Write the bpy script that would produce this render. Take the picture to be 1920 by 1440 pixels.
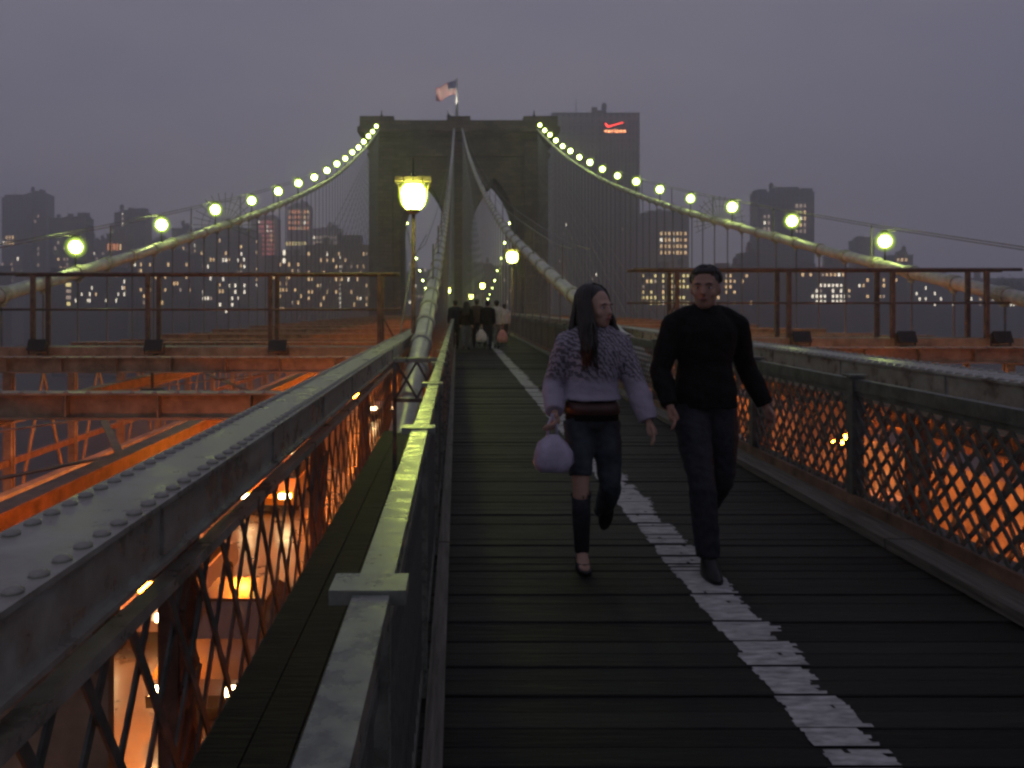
import bpy, bmesh, math, random
from mathutils import Vector, Matrix
random.seed(7)
R = math.radians
S = bpy.context.scene
for o in list(bpy.data.objects):
    bpy.data.objects.remove(o)
COL = S.collection

# ------------------------------------------------------------------ camera
F_PX = 1493.0; EYE = 1.6
cam_d = bpy.data.cameras.new('camera'); cam = bpy.data.objects.new('camera', cam_d); COL.objects.link(cam)
cam_d.sensor_width = 36.0; cam_d.lens = 36.0 * F_PX / 1920.0
cam_d.clip_start = 0.05; cam_d.clip_end = 6000
cam.location = (0, 0, EYE)
cam.rotation_euler = (R(90), 0, 0)
cam_d.shift_x = 103 / 1920.0; cam_d.shift_y = -150 / 1920.0
S.camera = cam
# ------------------------------------------------------------------ world, sun, exposure
w = bpy.data.worlds.new('World'); S.world = w; w.use_nodes = True
nt = w.node_tree; nt.nodes.clear()
out = nt.nodes.new('ShaderNodeOutputWorld'); bg = nt.nodes.new('ShaderNodeBackground')
sky = nt.nodes.new('ShaderNodeTexSky'); sky.sky_type = 'NISHITA'; sky.sun_disc = False
sky.sun_elevation = R(1.0); sky.sun_rotation = R(-60); sky.air_density = 2.0; sky.dust_density = 4.0
mix = nt.nodes.new('ShaderNodeMix'); mix.data_type = 'RGBA'; mix.inputs[0].default_value = 0.94
tc = nt.nodes.new('ShaderNodeTexCoord'); mp = nt.nodes.new('ShaderNodeMapping'); mp.inputs['Scale'].default_value = (1, 1, 2.6)
nz = nt.nodes.new('ShaderNodeTexNoise'); nz.inputs['Scale'].default_value = 2.4; nz.inputs['Detail'].default_value = 6
rp = nt.nodes.new('ShaderNodeValToRGB')
rp.color_ramp.elements[0].position = 0.30; rp.color_ramp.elements[0].color = (1.00, 1.01, 1.45, 1)
rp.color_ramp.elements[1].position = 0.72; rp.color_ramp.elements[1].color = (1.38, 1.28, 1.62, 1)
L = nt.links.new
L(tc.outputs['Generated'], mp.inputs[0]); L(mp.outputs[0], nz.inputs['Vector']); L(nz.outputs[0], rp.inputs[0])
L(sky.outputs[0], mix.inputs[6]); L(rp.outputs[0], mix.inputs[7]); L(mix.outputs[2], bg.inputs[0])
bg.inputs[1].default_value = 0.15
L(bg.outputs[0], out.inputs[0])
sun_d = bpy.data.lights.new('sun', 'SUN'); sun = bpy.data.objects.new('sun', sun_d); COL.objects.link(sun)
sun_d.energy = 0.02; sun_d.angle = R(25); sun_d.color = (1, 0.85, 0.8); sun.rotation_euler = (R(80), 0, R(-60)); sun.location = (0, 0, 60)
S.view_settings.view_transform = 'Standard'; S.view_settings.look = 'None'
S.view_settings.exposure = 0.0; S.view_settings.gamma = 1.0; S.view_settings.use_curve_mapping = False
S.render.engine = 'CYCLES'
cy = S.cycles
cy.use_denoising = True
cy.max_bounces = 4; cy.diffuse_bounces = 2; cy.glossy_bounces = 2; cy.transmission_bounces = 3; cy.transparent_max_bounces = 12
cy.volume_bounces = 1; cy.sample_clamp_indirect = 3.0; cy.sample_clamp_direct = 0.0
cy.caustics_reflective = False; cy.caustics_refractive = False
cy.pixel_filter_type = 'BLACKMAN_HARRIS'; cy.filter_width = 2.6
cy.use_light_tree = True

# ------------------------------------------------------------------ helpers
def pxw(x, y, Y):
    """a point at depth Y (metres ahead) for a place measured on the photograph"""
    return Vector(((x - 857) / F_PX * Y, Y, EYE - (y - 570) / F_PX * Y))

def zd(y):
    """deck profile: the span falls gently towards the tower"""
    return -0.4e-4 * y * y if y > 0 else 0.0

class MB:
    def __init__(s): s.v = []; s.f = []; s.m = []
    def add(s, vs, fs, mi=0):
        b = len(s.v); s.v += [tuple(p) for p in vs]; s.f += [tuple(b + i for i in q) for q in fs]; s.m += [mi] * len(fs); return s
    def box(s, x0, x1, y0, y1, z0, z1, mi=0):
        return s.add([(x0,y0,z0),(x1,y0,z0),(x1,y1,z0),(x0,y1,z0),(x0,y0,z1),(x1,y0,z1),(x1,y1,z1),(x0,y1,z1)],
                     [(0,3,2,1),(4,5,6,7),(0,1,5,4),(1,2,6,5),(2,3,7,6),(3,0,4,7)], mi)
    def hexa(s, a, b, mi=0):
        """two quads (4 points each) joined into a closed solid"""
        return s.add(list(a) + list(b), [(0,3,2,1),(4,5,6,7),(0,1,5,4),(1,2,6,5),(2,3,7,6),(3,0,4,7)], mi)
    def bar(s, p, q, wx, wz, up=(0,0,1), mi=0):
        p = Vector(p); q = Vector(q); d = (q - p).normalized(); u = Vector(up)
        if abs(d.dot(u)) > 0.98: u = Vector((0, 1, 0))
        sd = d.cross(u).normalized(); u = sd.cross(d).normalized(); sd = sd * wx / 2; u = u * wz / 2
        return s.hexa([p-sd-u, p+sd-u, p+sd+u, p-sd+u], [q-sd-u, q+sd-u, q+sd+u, q-sd+u], mi)
    def beam(s, pts, x0, x1, z0, z1, mi=0):
        """rectangular section swept along a list of (y, zoffset[, xoffset])"""
        b = len(s.v); n = len(pts)
        for t in pts:
            y, z = t[0], t[1]; dx = t[2] if len(t) > 2 else 0
            s.v += [(x0+dx,y,z0+z),(x1+dx,y,z0+z),(x1+dx,y,z1+z),(x0+dx,y,z1+z)]
        for i in range(n - 1):
            a = b + 4*i
            for k in range(4):
                s.f.append((a+k, a+(k+1)%4, a+4+(k+1)%4, a+4+k)); s.m.append(mi)
        s.f.append((b+3,b+2,b+1,b)); e = b + 4*(n-1); s.f.append((e,e+1,e+2,e+3)); s.m += [mi, mi]
        return s
    def tube(s, pts, rad, n=8, mi=0, ell=1.0):
        pts = [Vector(p) for p in pts]; b = len(s.v); N = len(pts)
        rs = rad if isinstance(rad, (list, tuple)) else [rad]*N
        prev = None
        for i, p in enumerate(pts):
            d = (pts[min(i+1,N-1)] - pts[max(i-1,0)]).normalized()
            if prev is None:
                u = Vector((1,0,0)) if abs(d.x) < 0.9 else Vector((0,1,0))
            else: u = prev
            u = (u - d*u.dot(d)).normalized(); v = d.cross(u); prev = u
            for k in range(n):
                a = 2*math.pi*k/n
                s.v.append(tuple(p + u*math.cos(a)*rs[i] + v*math.sin(a)*rs[i]*ell))
        for i in range(N-1):
            for k in range(n):
                a = b+i*n; s.f.append((a+k, a+(k+1)%n, a+n+(k+1)%n, a+n+k)); s.m.append(mi)
        s.f.append(tuple(b+k for k in reversed(range(n)))); s.f.append(tuple(b+(N-1)*n+k for k in range(n))); s.m += [mi, mi]
        return s
    def loft(s, rings, n=16, mi=0):
        """rings: (cx,cy,cz, rx, ry[, power]) horizontal ellipses"""
        b = len(s.v)
        for r in rings:
            cx, cy_, cz, rx, ry = r[:5]; pw = r[5] if len(r) > 5 else 1.0
            for k in range(n):
                a = 2*math.pi*k/n; c, sn = math.cos(a), math.sin(a)
                s.v.append((cx + rx*math.copysign(abs(c)**pw, c), cy_ + ry*math.copysign(abs(sn)**pw, sn), cz))
        N = len(rings)
        for i in range(N-1):
            for k in range(n):
                a = b+i*n; s.f.append((a+k, a+(k+1)%n, a+n+(k+1)%n, a+n+k)); s.m.append(mi)
        s.f.append(tuple(b+k for k in reversed(range(n)))); s.f.append(tuple(b+(N-1)*n+k for k in range(n))); s.m += [mi, mi]
        return s
    def ball(s, c, rx, ry=None, rz=None, nu=12, nv=8, mi=0):
        ry = ry or rx; rz = rz or rx
        rings = []
        for j in range(1, nv):
            t = math.pi*j/nv
            rings.append((c[0], c[1], c[2] - rz*math.cos(t), rx*math.sin(t), ry*math.sin(t)))
        return s.loft(rings, nu, mi)
    def mesh(s, name, mats, smooth=False):
        me = bpy.data.meshes.new(name); me.from_pydata(s.v, [], s.f)
        for m in (mats if isinstance(mats, (list, tuple)) else [mats]): me.materials.append(m)
        if any(s.m): me.polygons.foreach_set('material_index', s.m)
        if smooth: me.polygons.foreach_set('use_smooth', [True]*len(me.polygons))
        me.update(); return me
    def build(s, name, mats, parent=None, smooth=False, loc=None):
        return link(name, s.mesh(name, mats, smooth), parent, loc)

def link(name, me, parent=None, loc=None, rot=None, scale=None):
    o = bpy.data.objects.new(name, me); COL.objects.link(o)
    if parent: o.parent = parent
    if loc is not None: o.location = loc
    if rot is not None: o.rotation_euler = rot
    if scale is not None: o.scale = scale
    return o
def tag(o, label=None, cat=None, group=None, kind=None):
    if label: o['label'] = label
    if cat: o['category'] = cat
    if group: o['group'] = group
    if kind: o['kind'] = kind
    return o
def thing(name, label, cat, loc=(0,0,0), group=None, rz=0):
    o = link(name, None, None, loc, (0,0,rz)); o.empty_display_size = 0.2
    return tag(o, label, cat, group)
ORD = ['first','second','third','fourth','fifth','sixth','seventh','eighth','ninth','tenth','eleventh','twelfth','thirteenth',
       'fourteenth','fifteenth','sixteenth','seventeenth','eighteenth','nineteenth','twentieth','twenty first','twenty second']

# ------------------------------------------------------------------ materials
def mat(name, col, rough=0.6, metal=0.0, var=0.25, scale=6.0, bump=0.0, spec=0.5, stretch=(1,1,1), rand=0.0, col2=None, rvar=0.0, detail=5, coat=0.0):
    m = bpy.data.materials.new(name); m.use_nodes = True; n = m.node_tree; b = n.nodes['Principled BSDF']
    b.inputs['Roughness'].default_value = rough; b.inputs['Metallic'].default_value = metal
    b.inputs['Specular IOR Level'].default_value = spec
    if coat: b.inputs['Coat Weight'].default_value = coat; b.inputs['Coat Roughness'].default_value = 0.08
    t = n.nodes.new('ShaderNodeTexCoord'); mp = n.nodes.new('ShaderNodeMapping'); mp.inputs['Scale'].default_value = stretch
    n.links.new(t.outputs['Object'], mp.inputs[0])
    nz = n.nodes.new('ShaderNodeTexNoise'); nz.inputs['Scale'].default_value = scale; nz.inputs['Detail'].default_value = detail; nz.inputs['Roughness'].default_value = 0.65
    n.links.new(mp.outputs[0], nz.inputs['Vector'])
    cr = n.nodes.new('ShaderNodeValToRGB')
    c2 = col2 or tuple(c*(1-var*1.6) for c in col)
    c1 = tuple(min(1, c*(1+var*0.8)) for c in col)
    cr.color_ramp.elements[0].position = 0.3; cr.color_ramp.elements[0].color = (*c2, 1)
    cr.color_ramp.elements[1].position = 0.68; cr.color_ramp.elements[1].color = (*c1, 1)
    n.links.new(nz.outputs[0], cr.inputs[0]); last = cr.outputs[0]
    if rand:
        oi = n.nodes.new('ShaderNodeObjectInfo'); mr = n.nodes.new('ShaderNodeMapRange')
        mr.inputs[3].default_value = 1 - rand; mr.inputs[4].default_value = 1 + rand
        n.links.new(oi.outputs['Random'], mr.inputs[0])
        mx = n.nodes.new('ShaderNodeMix'); mx.data_type = 'RGBA'; mx.blend_type = 'MULTIPLY'; mx.inputs[0].default_value = 1
        n.links.new(last, mx.inputs[6]); n.links.new(mr.outputs[0], mx.inputs[7]); last = mx.outputs[2]
        ad = n.nodes.new('ShaderNodeVectorMath'); ad.operation = 'MULTIPLY_ADD'
        cx = n.nodes.new('ShaderNodeCombineXYZ'); n.links.new(oi.outputs['Random'], cx.inputs[0]); n.links.new(oi.outputs['Random'], cx.inputs[1])
        ad.inputs[1].default_value = (37, 53, 11); n.links.new(cx.outputs[0], ad.inputs[0]); n.links.new(mp.outputs[0], ad.inputs[2])
        n.links.new(ad.outputs[0], nz.inputs['Vector'])
    n.links.new(last, b.inputs['Base Color'])
    if rvar:
        mr = n.nodes.new('ShaderNodeMapRange'); mr.inputs[1].default_value = 0.3; mr.inputs[2].default_value = 0.7
        mr.inputs[3].default_value = max(0.03, rough - rvar); mr.inputs[4].default_value = min(1, rough + rvar)
        n.links.new(nz.outputs[0], mr.inputs[0]); n.links.new(mr.outputs[0], b.inputs['Roughness'])
    if bump:
        bp = n.nodes.new('ShaderNodeBump'); bp.inputs['Strength'].default_value = bump; bp.inputs['Distance'].default_value = 0.02
        n.links.new(nz.outputs[0], bp.inputs['Height']); n.links.new(bp.outputs[0], b.inputs['Normal'])
    return m
def emit(name, col, strength, base=(0.8,0.8,0.8)):
    m = bpy.data.materials.new(name); m.use_nodes = True; b = m.node_tree.nodes['Principled BSDF']
    b.inputs['Base Color'].default_value = (*base, 1); b.inputs['Emission Color'].default_value = (*col, 1); b.inputs['Emission Strength'].default_value = strength
    b.inputs['Roughness'].default_value = 0.4
    return m
M = {}
M['girder'] = mat('weathered_green_grey_steel', (0.32,0.325,0.285), 0.34, 0, 0.3, 4, 0.18, rvar=0.16, col2=(0.15,0.13,0.10))
M['rail'] = mat('worn_wet_rail_steel', (0.24,0.26,0.22), 0.30, 0.35, 0.35, 14, 0.12, rvar=0.12)
M['fence'] = mat('fence_steel', (0.095,0.10,0.088), 0.5, 0, 0.4, 8, 0.15)
M['tan'] = mat('buff_bridge_paint', (0.34,0.26,0.17), 0.42, 0, 0.35, 3, 0.12, rvar=0.15)
M['rust'] = mat('rusty_red_brown_paint', (0.20,0.11,0.07), 0.55, 0, 0.45, 4, 0.15)
M['dark'] = mat('dark_iron', (0.04,0.042,0.038), 0.5, 0, 0.3, 8)
M['cable'] = mat('cable_wrapping_paint', (0.52,0.53,0.46), 0.38, 0, 0.25, 3, 0.05, rvar=0.1)
M['band'] = mat('cable_band_steel', (0.42,0.42,0.33), 0.45, 0, 0.3, 8)
M['rope'] = mat('wire_rope', (0.20,0.20,0.18), 0.5, 0, 0.2, 5)
M['ropew'] = mat('pale_wire_rope', (0.45,0.45,0.40), 0.35, 0.4, 0.1, 5)
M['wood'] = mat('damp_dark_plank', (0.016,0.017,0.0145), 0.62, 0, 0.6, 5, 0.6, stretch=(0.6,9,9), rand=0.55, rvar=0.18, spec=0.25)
M['woodside'] = mat('kerb_timber', (0.13,0.12,0.10), 0.6, 0, 0.45, 4, 0.4, stretch=(9,0.5,9))
M['asphalt'] = mat('asphalt', (0.10,0.094,0.085), 0.34, 0, 0.3, 1.2, 0.08, rvar=0.16)
M['lane'] = mat('worn_lane_paint', (0.6,0.58,0.5), 0.6, 0, 0.3, 6)
M['concrete'] = mat('parapet_concrete', (0.36,0.33,0.28), 0.7, 0, 0.3, 2.0, 0.1)
M['water'] = mat('river_water', (0.012,0.016,0.02), 0.4, 0, 0.3, 0.05, 0.6, spec=0.2)
M['land'] = mat('city_ground', (0.07,0.07,0.065), 0.8, 0, 0.3, 0.02)
M['hull'] = mat('lamp_housing', (0.05,0.055,0.045), 0.4, 0.3, 0.2, 8)
M['floodhousing'] = mat('floodlight_housing', (0.012,0.012,0.012), 0.5)
M['merc'] = emit('mercury_lamp_glass', (0.80, 1.0, 0.26), 42.0)
M['lant'] = emit('lantern_lamp_glass', (0.86, 1.0, 0.18), 66.0)
M['sod'] = emit('sodium_lamp_lens', (1.0, 0.205, 0.012), 1050.0)
M['head'] = emit('headlamp_glass', (1.0, 0.66, 0.30), 55.0)
M['tail'] = emit('tail_lamp_glass', (1.0, 0.05, 0.03), 14.0)
M['tyre'] = mat('tyre_rubber', (0.02,0.02,0.02), 0.8)
M['rim'] = mat('wheel_rim', (0.4,0.4,0.4), 0.35, 0.8)
M['glass'] = mat('car_glass', (0.015,0.017,0.02), 0.08, 0, 0.1, 2, spec=0.8)
for nm, c in (('white',(0.6,0.6,0.58)),('yellow',(0.62,0.36,0.03)),('black',(0.02,0.02,0.022)),('silver',(0.35,0.36,0.38)),('red',(0.3,0.03,0.025)),('blue',(0.04,0.06,0.14))):
    M['car_'+nm] = mat('car_paint_'+nm, c, 0.3, 0.1, 0.06, 3, coat=0.5)

def glow_shell(name, col, strength, clear):  # see-through shell with its own emission, paints a glare halo round a lamp
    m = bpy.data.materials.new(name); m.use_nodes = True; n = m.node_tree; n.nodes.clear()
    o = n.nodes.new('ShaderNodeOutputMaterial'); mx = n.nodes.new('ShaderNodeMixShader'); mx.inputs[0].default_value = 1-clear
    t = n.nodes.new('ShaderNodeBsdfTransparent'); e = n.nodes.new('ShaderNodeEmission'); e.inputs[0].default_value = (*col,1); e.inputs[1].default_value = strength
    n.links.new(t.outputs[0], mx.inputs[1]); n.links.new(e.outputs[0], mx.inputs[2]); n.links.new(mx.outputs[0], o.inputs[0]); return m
M['jar'] = glow_shell('lamp_halo_glow', (0.70,0.98,0.14), 1.3, 0.62)
M['halo2'] = glow_shell('thin_halo_glow', (0.60,0.90,0.12), 0.55, 0.82)
M['halo_lant'] = glow_shell('lantern_halo_glow', (0.74,0.95,0.06), 1.1, 0.55)
for key in ('merc',):
    n = M[key].node_tree; oi = n.nodes.new('ShaderNodeObjectInfo'); mr = n.nodes.new('ShaderNodeMapRange'); mr.inputs[3].default_value = 30; mr.inputs[4].default_value = 66
    n.links.new(oi.outputs['Random'], mr.inputs[0]); n.links.new(mr.outputs[0], n.nodes['Principled BSDF'].inputs['Emission Strength'])
def white_paint():
    m = mat('worn_white_line_paint', (0.50,0.50,0.49), 0.7, 0, 0.25, 6, 0.3, stretch=(1.5,5,1), col2=(0.17,0.17,0.165))
    return m
M['line'] = white_paint()
def stone():
    m = bpy.data.materials.new('granite_blocks'); m.use_nodes = True; n = m.node_tree; b = n.nodes['Principled BSDF']
    t = n.nodes.new('ShaderNodeTexCoord'); sx = n.nodes.new('ShaderNodeSeparateXYZ'); ad = n.nodes.new('ShaderNodeMath'); ad.operation = 'ADD'
    cx = n.nodes.new('ShaderNodeCombineXYZ'); n.links.new(t.outputs['Object'], sx.inputs[0])
    n.links.new(sx.outputs[0], ad.inputs[0]); n.links.new(sx.outputs[1], ad.inputs[1]); n.links.new(ad.outputs[0], cx.inputs[0]); n.links.new(sx.outputs[2], cx.inputs[1])
    br = n.nodes.new('ShaderNodeTexBrick'); n.links.new(cx.outputs[0], br.inputs['Vector'])
    br.inputs['Scale'].default_value = 1.0; br.inputs['Brick Width'].default_value = 1.7; br.inputs['Row Height'].default_value = 0.72; br.inputs['Mortar Size'].default_value = 0.035
    br.inputs['Color1'].default_value = (0.22,0.17,0.12,1); br.inputs['Color2'].default_value = (0.13,0.11,0.08,1); br.inputs['Mortar'].default_value = (0.06,0.05,0.04,1)
    nz = n.nodes.new('ShaderNodeTexNoise'); nz.inputs['Scale'].default_value = 0.25; nz.inputs['Detail'].default_value = 6; n.links.new(t.outputs['Object'], nz.inputs['Vector'])
    mr = n.nodes.new('ShaderNodeMapRange'); mr.inputs[1].default_value = 0.3; mr.inputs[2].default_value = 0.7; mr.inputs[3].default_value = 0.5; mr.inputs[4].default_value = 1.2; n.links.new(nz.outputs[0], mr.inputs[0])
    mx = n.nodes.new('ShaderNodeMix'); mx.data_type = 'RGBA'; mx.blend_type = 'MULTIPLY'; mx.inputs[0].default_value = 1
    n.links.new(br.outputs[0], mx.inputs[6]); n.links.new(mr.outputs[0], mx.inputs[7]); n.links.new(mx.outputs[2], b.inputs['Base Color'])
    bp = n.nodes.new('ShaderNodeBump'); bp.inputs['Strength'].default_value = 0.6; bp.inputs['Distance'].default_value = 0.1; bp.invert = True
    n.links.new(br.outputs['Fac'], bp.inputs['Height']); n.links.new(bp.outputs[0], b.inputs['Normal']); b.inputs['Roughness'].default_value = 0.85
    return m
M['stone'] = stone()

# ------------------------------------------------------------------ setting: water, land, deck
tag(MB().add([(-4000,-3000,-42),(4000,-3000,-42),(4000,5000,-42),(-4000,5000,-42)], [(0,1,2,3)]).build('water', M['water']), 'dark river water far below the bridge', None, kind='structure')
tag(MB().box(-3000,3000,330,4500,-48,-38).build('city_ground', M['land']), 'dark low shore ground under the city', None, kind='structure')

XC = 1.45                                   # centre line of the boardwalk
FL, FR = -0.15, 3.05                        # fence planes
GL0, GL1 = -1.50, -1.11                     # left girder
GR0, GR1 = 4.12, 4.66                       # right girder
OL, OR = -12.55, 15.45                      # outer truss planes
YEND = 150.0
def prof(y0, y1, step=5.0, z=0.0):
    n = max(1, int(math.ceil((y1-y0)/step))); return [(y0+(y1-y0)*i/n, zd(y0+(y1-y0)*i/n)+z) for i in range(n+1)]

# boardwalk: planks laid across, each a part
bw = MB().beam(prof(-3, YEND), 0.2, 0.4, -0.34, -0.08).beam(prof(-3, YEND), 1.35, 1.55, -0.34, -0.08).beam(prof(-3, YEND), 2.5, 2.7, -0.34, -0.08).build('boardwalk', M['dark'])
tag(bw, 'dark timber boardwalk of cross planks with a white centre line', None, kind='structure')
PITCH = 0.127
plank_me = []
for k in range(6):
    mb = MB(); e0 = random.uniform(-0.012,0.012); t = random.uniform(0.1205, 0.1235)
    bmx0, bmx1 = FL - 0.06, FR + 0.10
    h = t/2; z1 = 0; c = 0.004
    mb.add([(bmx0,-h,-0.07),(bmx1,-h,-0.07),(bmx1,h,-0.07),(bmx0,h,-0.07),(bmx0,-h,-c),(bmx1,-h,-c),(bmx1,h,-c),(bmx0,h,-c),
            (bmx0,-h+c,z1),(bmx1,-h+c,z1),(bmx1,h-c,z1),(bmx0,h-c,z1)],
           [(0,3,2,1),(0,1,5,4),(1,2,6,5),(2,3,7,6),(3,0,4,7),(4,5,9,8),(5,6,10,9),(6,7,11,10),(7,4,8,11),(8,9,10,11)])
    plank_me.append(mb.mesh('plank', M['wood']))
far = MB(); stripe = MB()
rs = random.Random(3)
i = 0; y = -2.4
while y < YEND - 1:
    dz = rs.gauss(0, 0.0045); zz = zd(y) + dz
    if i < 300:
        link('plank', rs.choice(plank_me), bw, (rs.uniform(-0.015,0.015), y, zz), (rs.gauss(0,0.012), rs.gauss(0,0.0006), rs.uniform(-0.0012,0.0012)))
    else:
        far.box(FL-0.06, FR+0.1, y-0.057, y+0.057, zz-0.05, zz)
    # worn paint on this plank: ragged ends, small chips
    h = 0.0605
    a = 1.415 - 0.125 + rs.gauss(0, 0.008); b = 1.415 + 0.125 + rs.gauss(0, 0.008)
    if y < 70:
        n = 5; zt = zz + 0.005
        e0 = a + rs.gauss(0, 0.005); e1 = b + rs.gauss(0, 0.016)
        for j in range(n):
            if rs.random() < 0.06: continue
            ya = y - h + 2*h*j/n; yb = y - h + 2*h*(j+1)/n
            f0 = e0 + rs.gauss(0, 0.004); f1 = e1 + rs.gauss(0, 0.011)
            cut = rs.uniform(f0+0.06, f1-0.05) if rs.random() < 0.10 else None
            g0, g1 = f0 + rs.gauss(0, 0.003), f1 + rs.gauss(0, 0.006)
            if cut is None: stripe.add([(f0,ya,zt),(f1,ya,zt),(g1,yb,zt),(g0,yb,zt)], [(0,1,2,3)])
            else:
                w_ = rs.uniform(0.006,0.03)
                stripe.add([(f0,ya,zt),(cut,ya,zt),(cut-0.004,yb,zt),(g0,yb,zt)], [(0,1,2,3)]); stripe.add([(cut+w_,ya,zt),(f1,ya,zt),(g1,yb,zt),(cut+w_*0.8,yb,zt)], [(0,1,2,3)])
    else:
        stripe.add([(a,y-h,zz+0.004),(b,y-h,zz+0.004),(b,y+h,zz+0.004),(a,y+h,zz+0.004)], [(0,1,2,3)])
    y += PITCH; i += 1
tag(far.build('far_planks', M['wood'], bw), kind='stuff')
stripe.build('painted_line', M['line'], bw)
# kerb timbers along both fences
for (x0, x1, nm) in ((FR-0.26, FR-0.05, 'kerb_timber'), (FL+0.03, FL+0.10, 'kerb_timber')):
    yy = -2.0
    while yy < 60:
        MB().beam(prof(yy, yy+3.58, 2), x0, x1, 0.008, 0.07 if x0 > 1 else 0.05).build(nm, M['woodside'], bw); yy += 3.6

# roadways
for x0, x1, side in ((-11.9, -1.9, 'left'), (4.9, 14.8, 'right')):
    r = MB().beam(prof(-12, 430, 8), x0, x1, -5.9, -5.5).build('roadway', M['asphalt'])
    tag(r, 'dark asphalt roadway below the %s side of the boardwalk' % side, None, kind='structure')
    xm = (x0+x1)/2
    yy = -8
    lanes = MB()
    while yy < 140:
        lanes.add([(xm-0.07,yy,-5.495+zd(yy)),(xm+0.07,yy,-5.495+zd(yy)),(xm+0.07,yy+3,-5.495+zd(yy+3)),(xm-0.07,yy+3,-5.495+zd(yy+3))], [(0,1,2,3)]); yy += 9
    lanes.build('lane_marking', M['lane'], r)
    for xx, zt in ((x0+0.02, -3.3 if side == 'left' else -5.2), (x1-0.32, -5.2 if side == 'left' else -3.1)):
        MB().beam(prof(-12, 430, 8), xx, xx+0.3, -5.5, zt).build('kerb_wall', M['concrete'], r)

# ------------------------------------------------------------------ riveted girders with lattice trusses
def dome():
    mb = MB(); r = 0.030
    mb.loft([(0,0,0,r,r),(0,0,0.008,r*0.95,r*0.95),(0,0,0.015,r*0.6,r*0.6),(0,0,0.018,r*0.2,r*0.2)], 8)
    return mb.mesh('rivet', M['girder'], True)
rivet_me = dome()
def girder(x0, x1, ztop, face_x, label, inner):
    """inner = +1 when the boardwalk lies towards +x of it"""
    g = thing('riveted_girder', label, 'girder')
    pr = prof(-3, YEND, 5)
    MB().beam(pr, x0, x1, ztop-0.02, ztop).build('top_plate', M['girder'], g)
    wx = x1-0.05 if inner > 0 else x0+0.03
    MB().beam(pr, wx, wx+0.02, ztop-0.23, ztop-0.02).beam(pr, (x0+0.03 if inner > 0 else x1-0.05), (x0+0.05 if inner > 0 else x1-0.03), ztop-0.23, ztop-0.02).build('side_plate', M['girder'], g)
    ex = x1 if inner > 0 else x0
    fl = MB().beam(pr, min(ex, ex-inner*0.12), max(ex, ex-inner*0.12), ztop-0.25, ztop-0.23)
    fl.build('bottom_flange', M['girder'], g)
    # splice plates on the side face
    yy = 1.3
    while yy < 40:
        fx = wx+0.02 if inner > 0 else wx-0.012
        MB().box(fx, fx+0.012, yy-0.09, yy+0.09, ztop-0.215+zd(yy), ztop-0.03+zd(yy)).build('splice_plate', M['girder'], g); yy += 1.85
    # rivets along both edges of the top plate
    cnt = 0; rest = MB(); yy = 0.9; rr = random.Random(5)
    while yy < 60:
        for xx in (x0+0.05, x1-0.045):
            if cnt < 300: link('rivet', rivet_me, g, (xx, yy, ztop+zd(yy))); cnt += 1
            else: rest.box(xx-0.022, xx+0.022, yy-0.022, yy+0.022, ztop+zd(yy)-0.005, ztop+zd(yy)+0.016)
        yy += 0.13
    tag(rest.build('far_rivets', M['girder'], g), kind='stuff')
    # lattice below
    lx = (x1-0.10 if inner > 0 else x0+0.06)
    zt, zb = ztop-0.42, ztop-1.40
    MB().beam(pr, lx-0.02, lx+0.06, zt, zt+0.05).build('lattice_rail', M['girder'], g)
    MB().beam(pr, lx-0.04, lx+0.12, zb-0.09, zb).build('lattice_rail', M['dark'], g)
    H = zt - zb; run = 0.60
    bars = []
    for s in (1, -1):
        bars.append(MB().bar((0, -s*run/2, 0.01), (0, s*run/2, H-0.01), 0.042, 0.012, up=(1,0,0)).mesh('lattice_bar', M['fence']))
    rest = MB(); cnt = 0; yy = 0.6
    while yy < 75:
        for k, s in enumerate((1, -1)):
            xx = lx + 0.008 + 0.018*k
            if cnt < 290: link('lattice_bar', bars[k], g, (xx, yy, zb+zd(yy))); cnt += 1
            else: rest.bar((xx, yy-s*run/2, zb+zd(yy)), (xx, yy+s*run/2, zt+zd(yy)), 0.05, 0.012, up=(1,0,0))
        yy += 0.37
    tag(rest.build('far_lattice', M['fence'], g), kind='stuff')
    # laced posts down to the roadway
    yy = 0.0 + 3.72
    post = MB()
    for dy in (-0.13, 0.10): post.box(-0.04, 0.05, dy, dy+0.03, -5.6-ztop, -0.24)
    for k in range(16):
        z0 = -0.3 - k*0.34
        post.bar((0.06, -0.115, z0), (0.06, 0.115, z0-0.34), 0.04, 0.012, up=(1,0,0)); post.bar((0.072, 0.115, z0), (0.072, -0.115, z0-0.34), 0.04, 0.012, up=(1,0,0))
    pm = post.mesh('laced_post', M['rust'])
    yy = 3.72 - 7.4
    while yy < 148:
        link('laced_post', pm, g, (lx - 0.10*inner - (0.0 if inner > 0 else 0.0), yy, ztop+zd(yy))); yy += 3.7
    # diagonals of the deep truss below the lattice
    yy = 0.02
    while yy < 110:
        MB().bar((lx-0.06*inner, yy, zb-0.12+zd(yy)), (lx-0.06*inner, yy+3.6, -5.4+zd(yy)), 0.09, 0.09).build('truss_diagonal', M['rust'], g)
        MB().bar((lx-0.16*inner, yy+3.6, zb-0.12+zd(yy)), (lx-0.16*inner, yy, -5.4+zd(yy)), 0.05, 0.05).build('truss_diagonal', M['rust'], g)
        yy += 3.7
    return g
girder(GL0, GL1, 0.85, GL1, 'grey riveted steel girder running beside the left fence', 1)
girder(GR0, GR1, 1.02, GR0, 'green grey riveted steel girder running behind the right lattice fence', -1)

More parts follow.
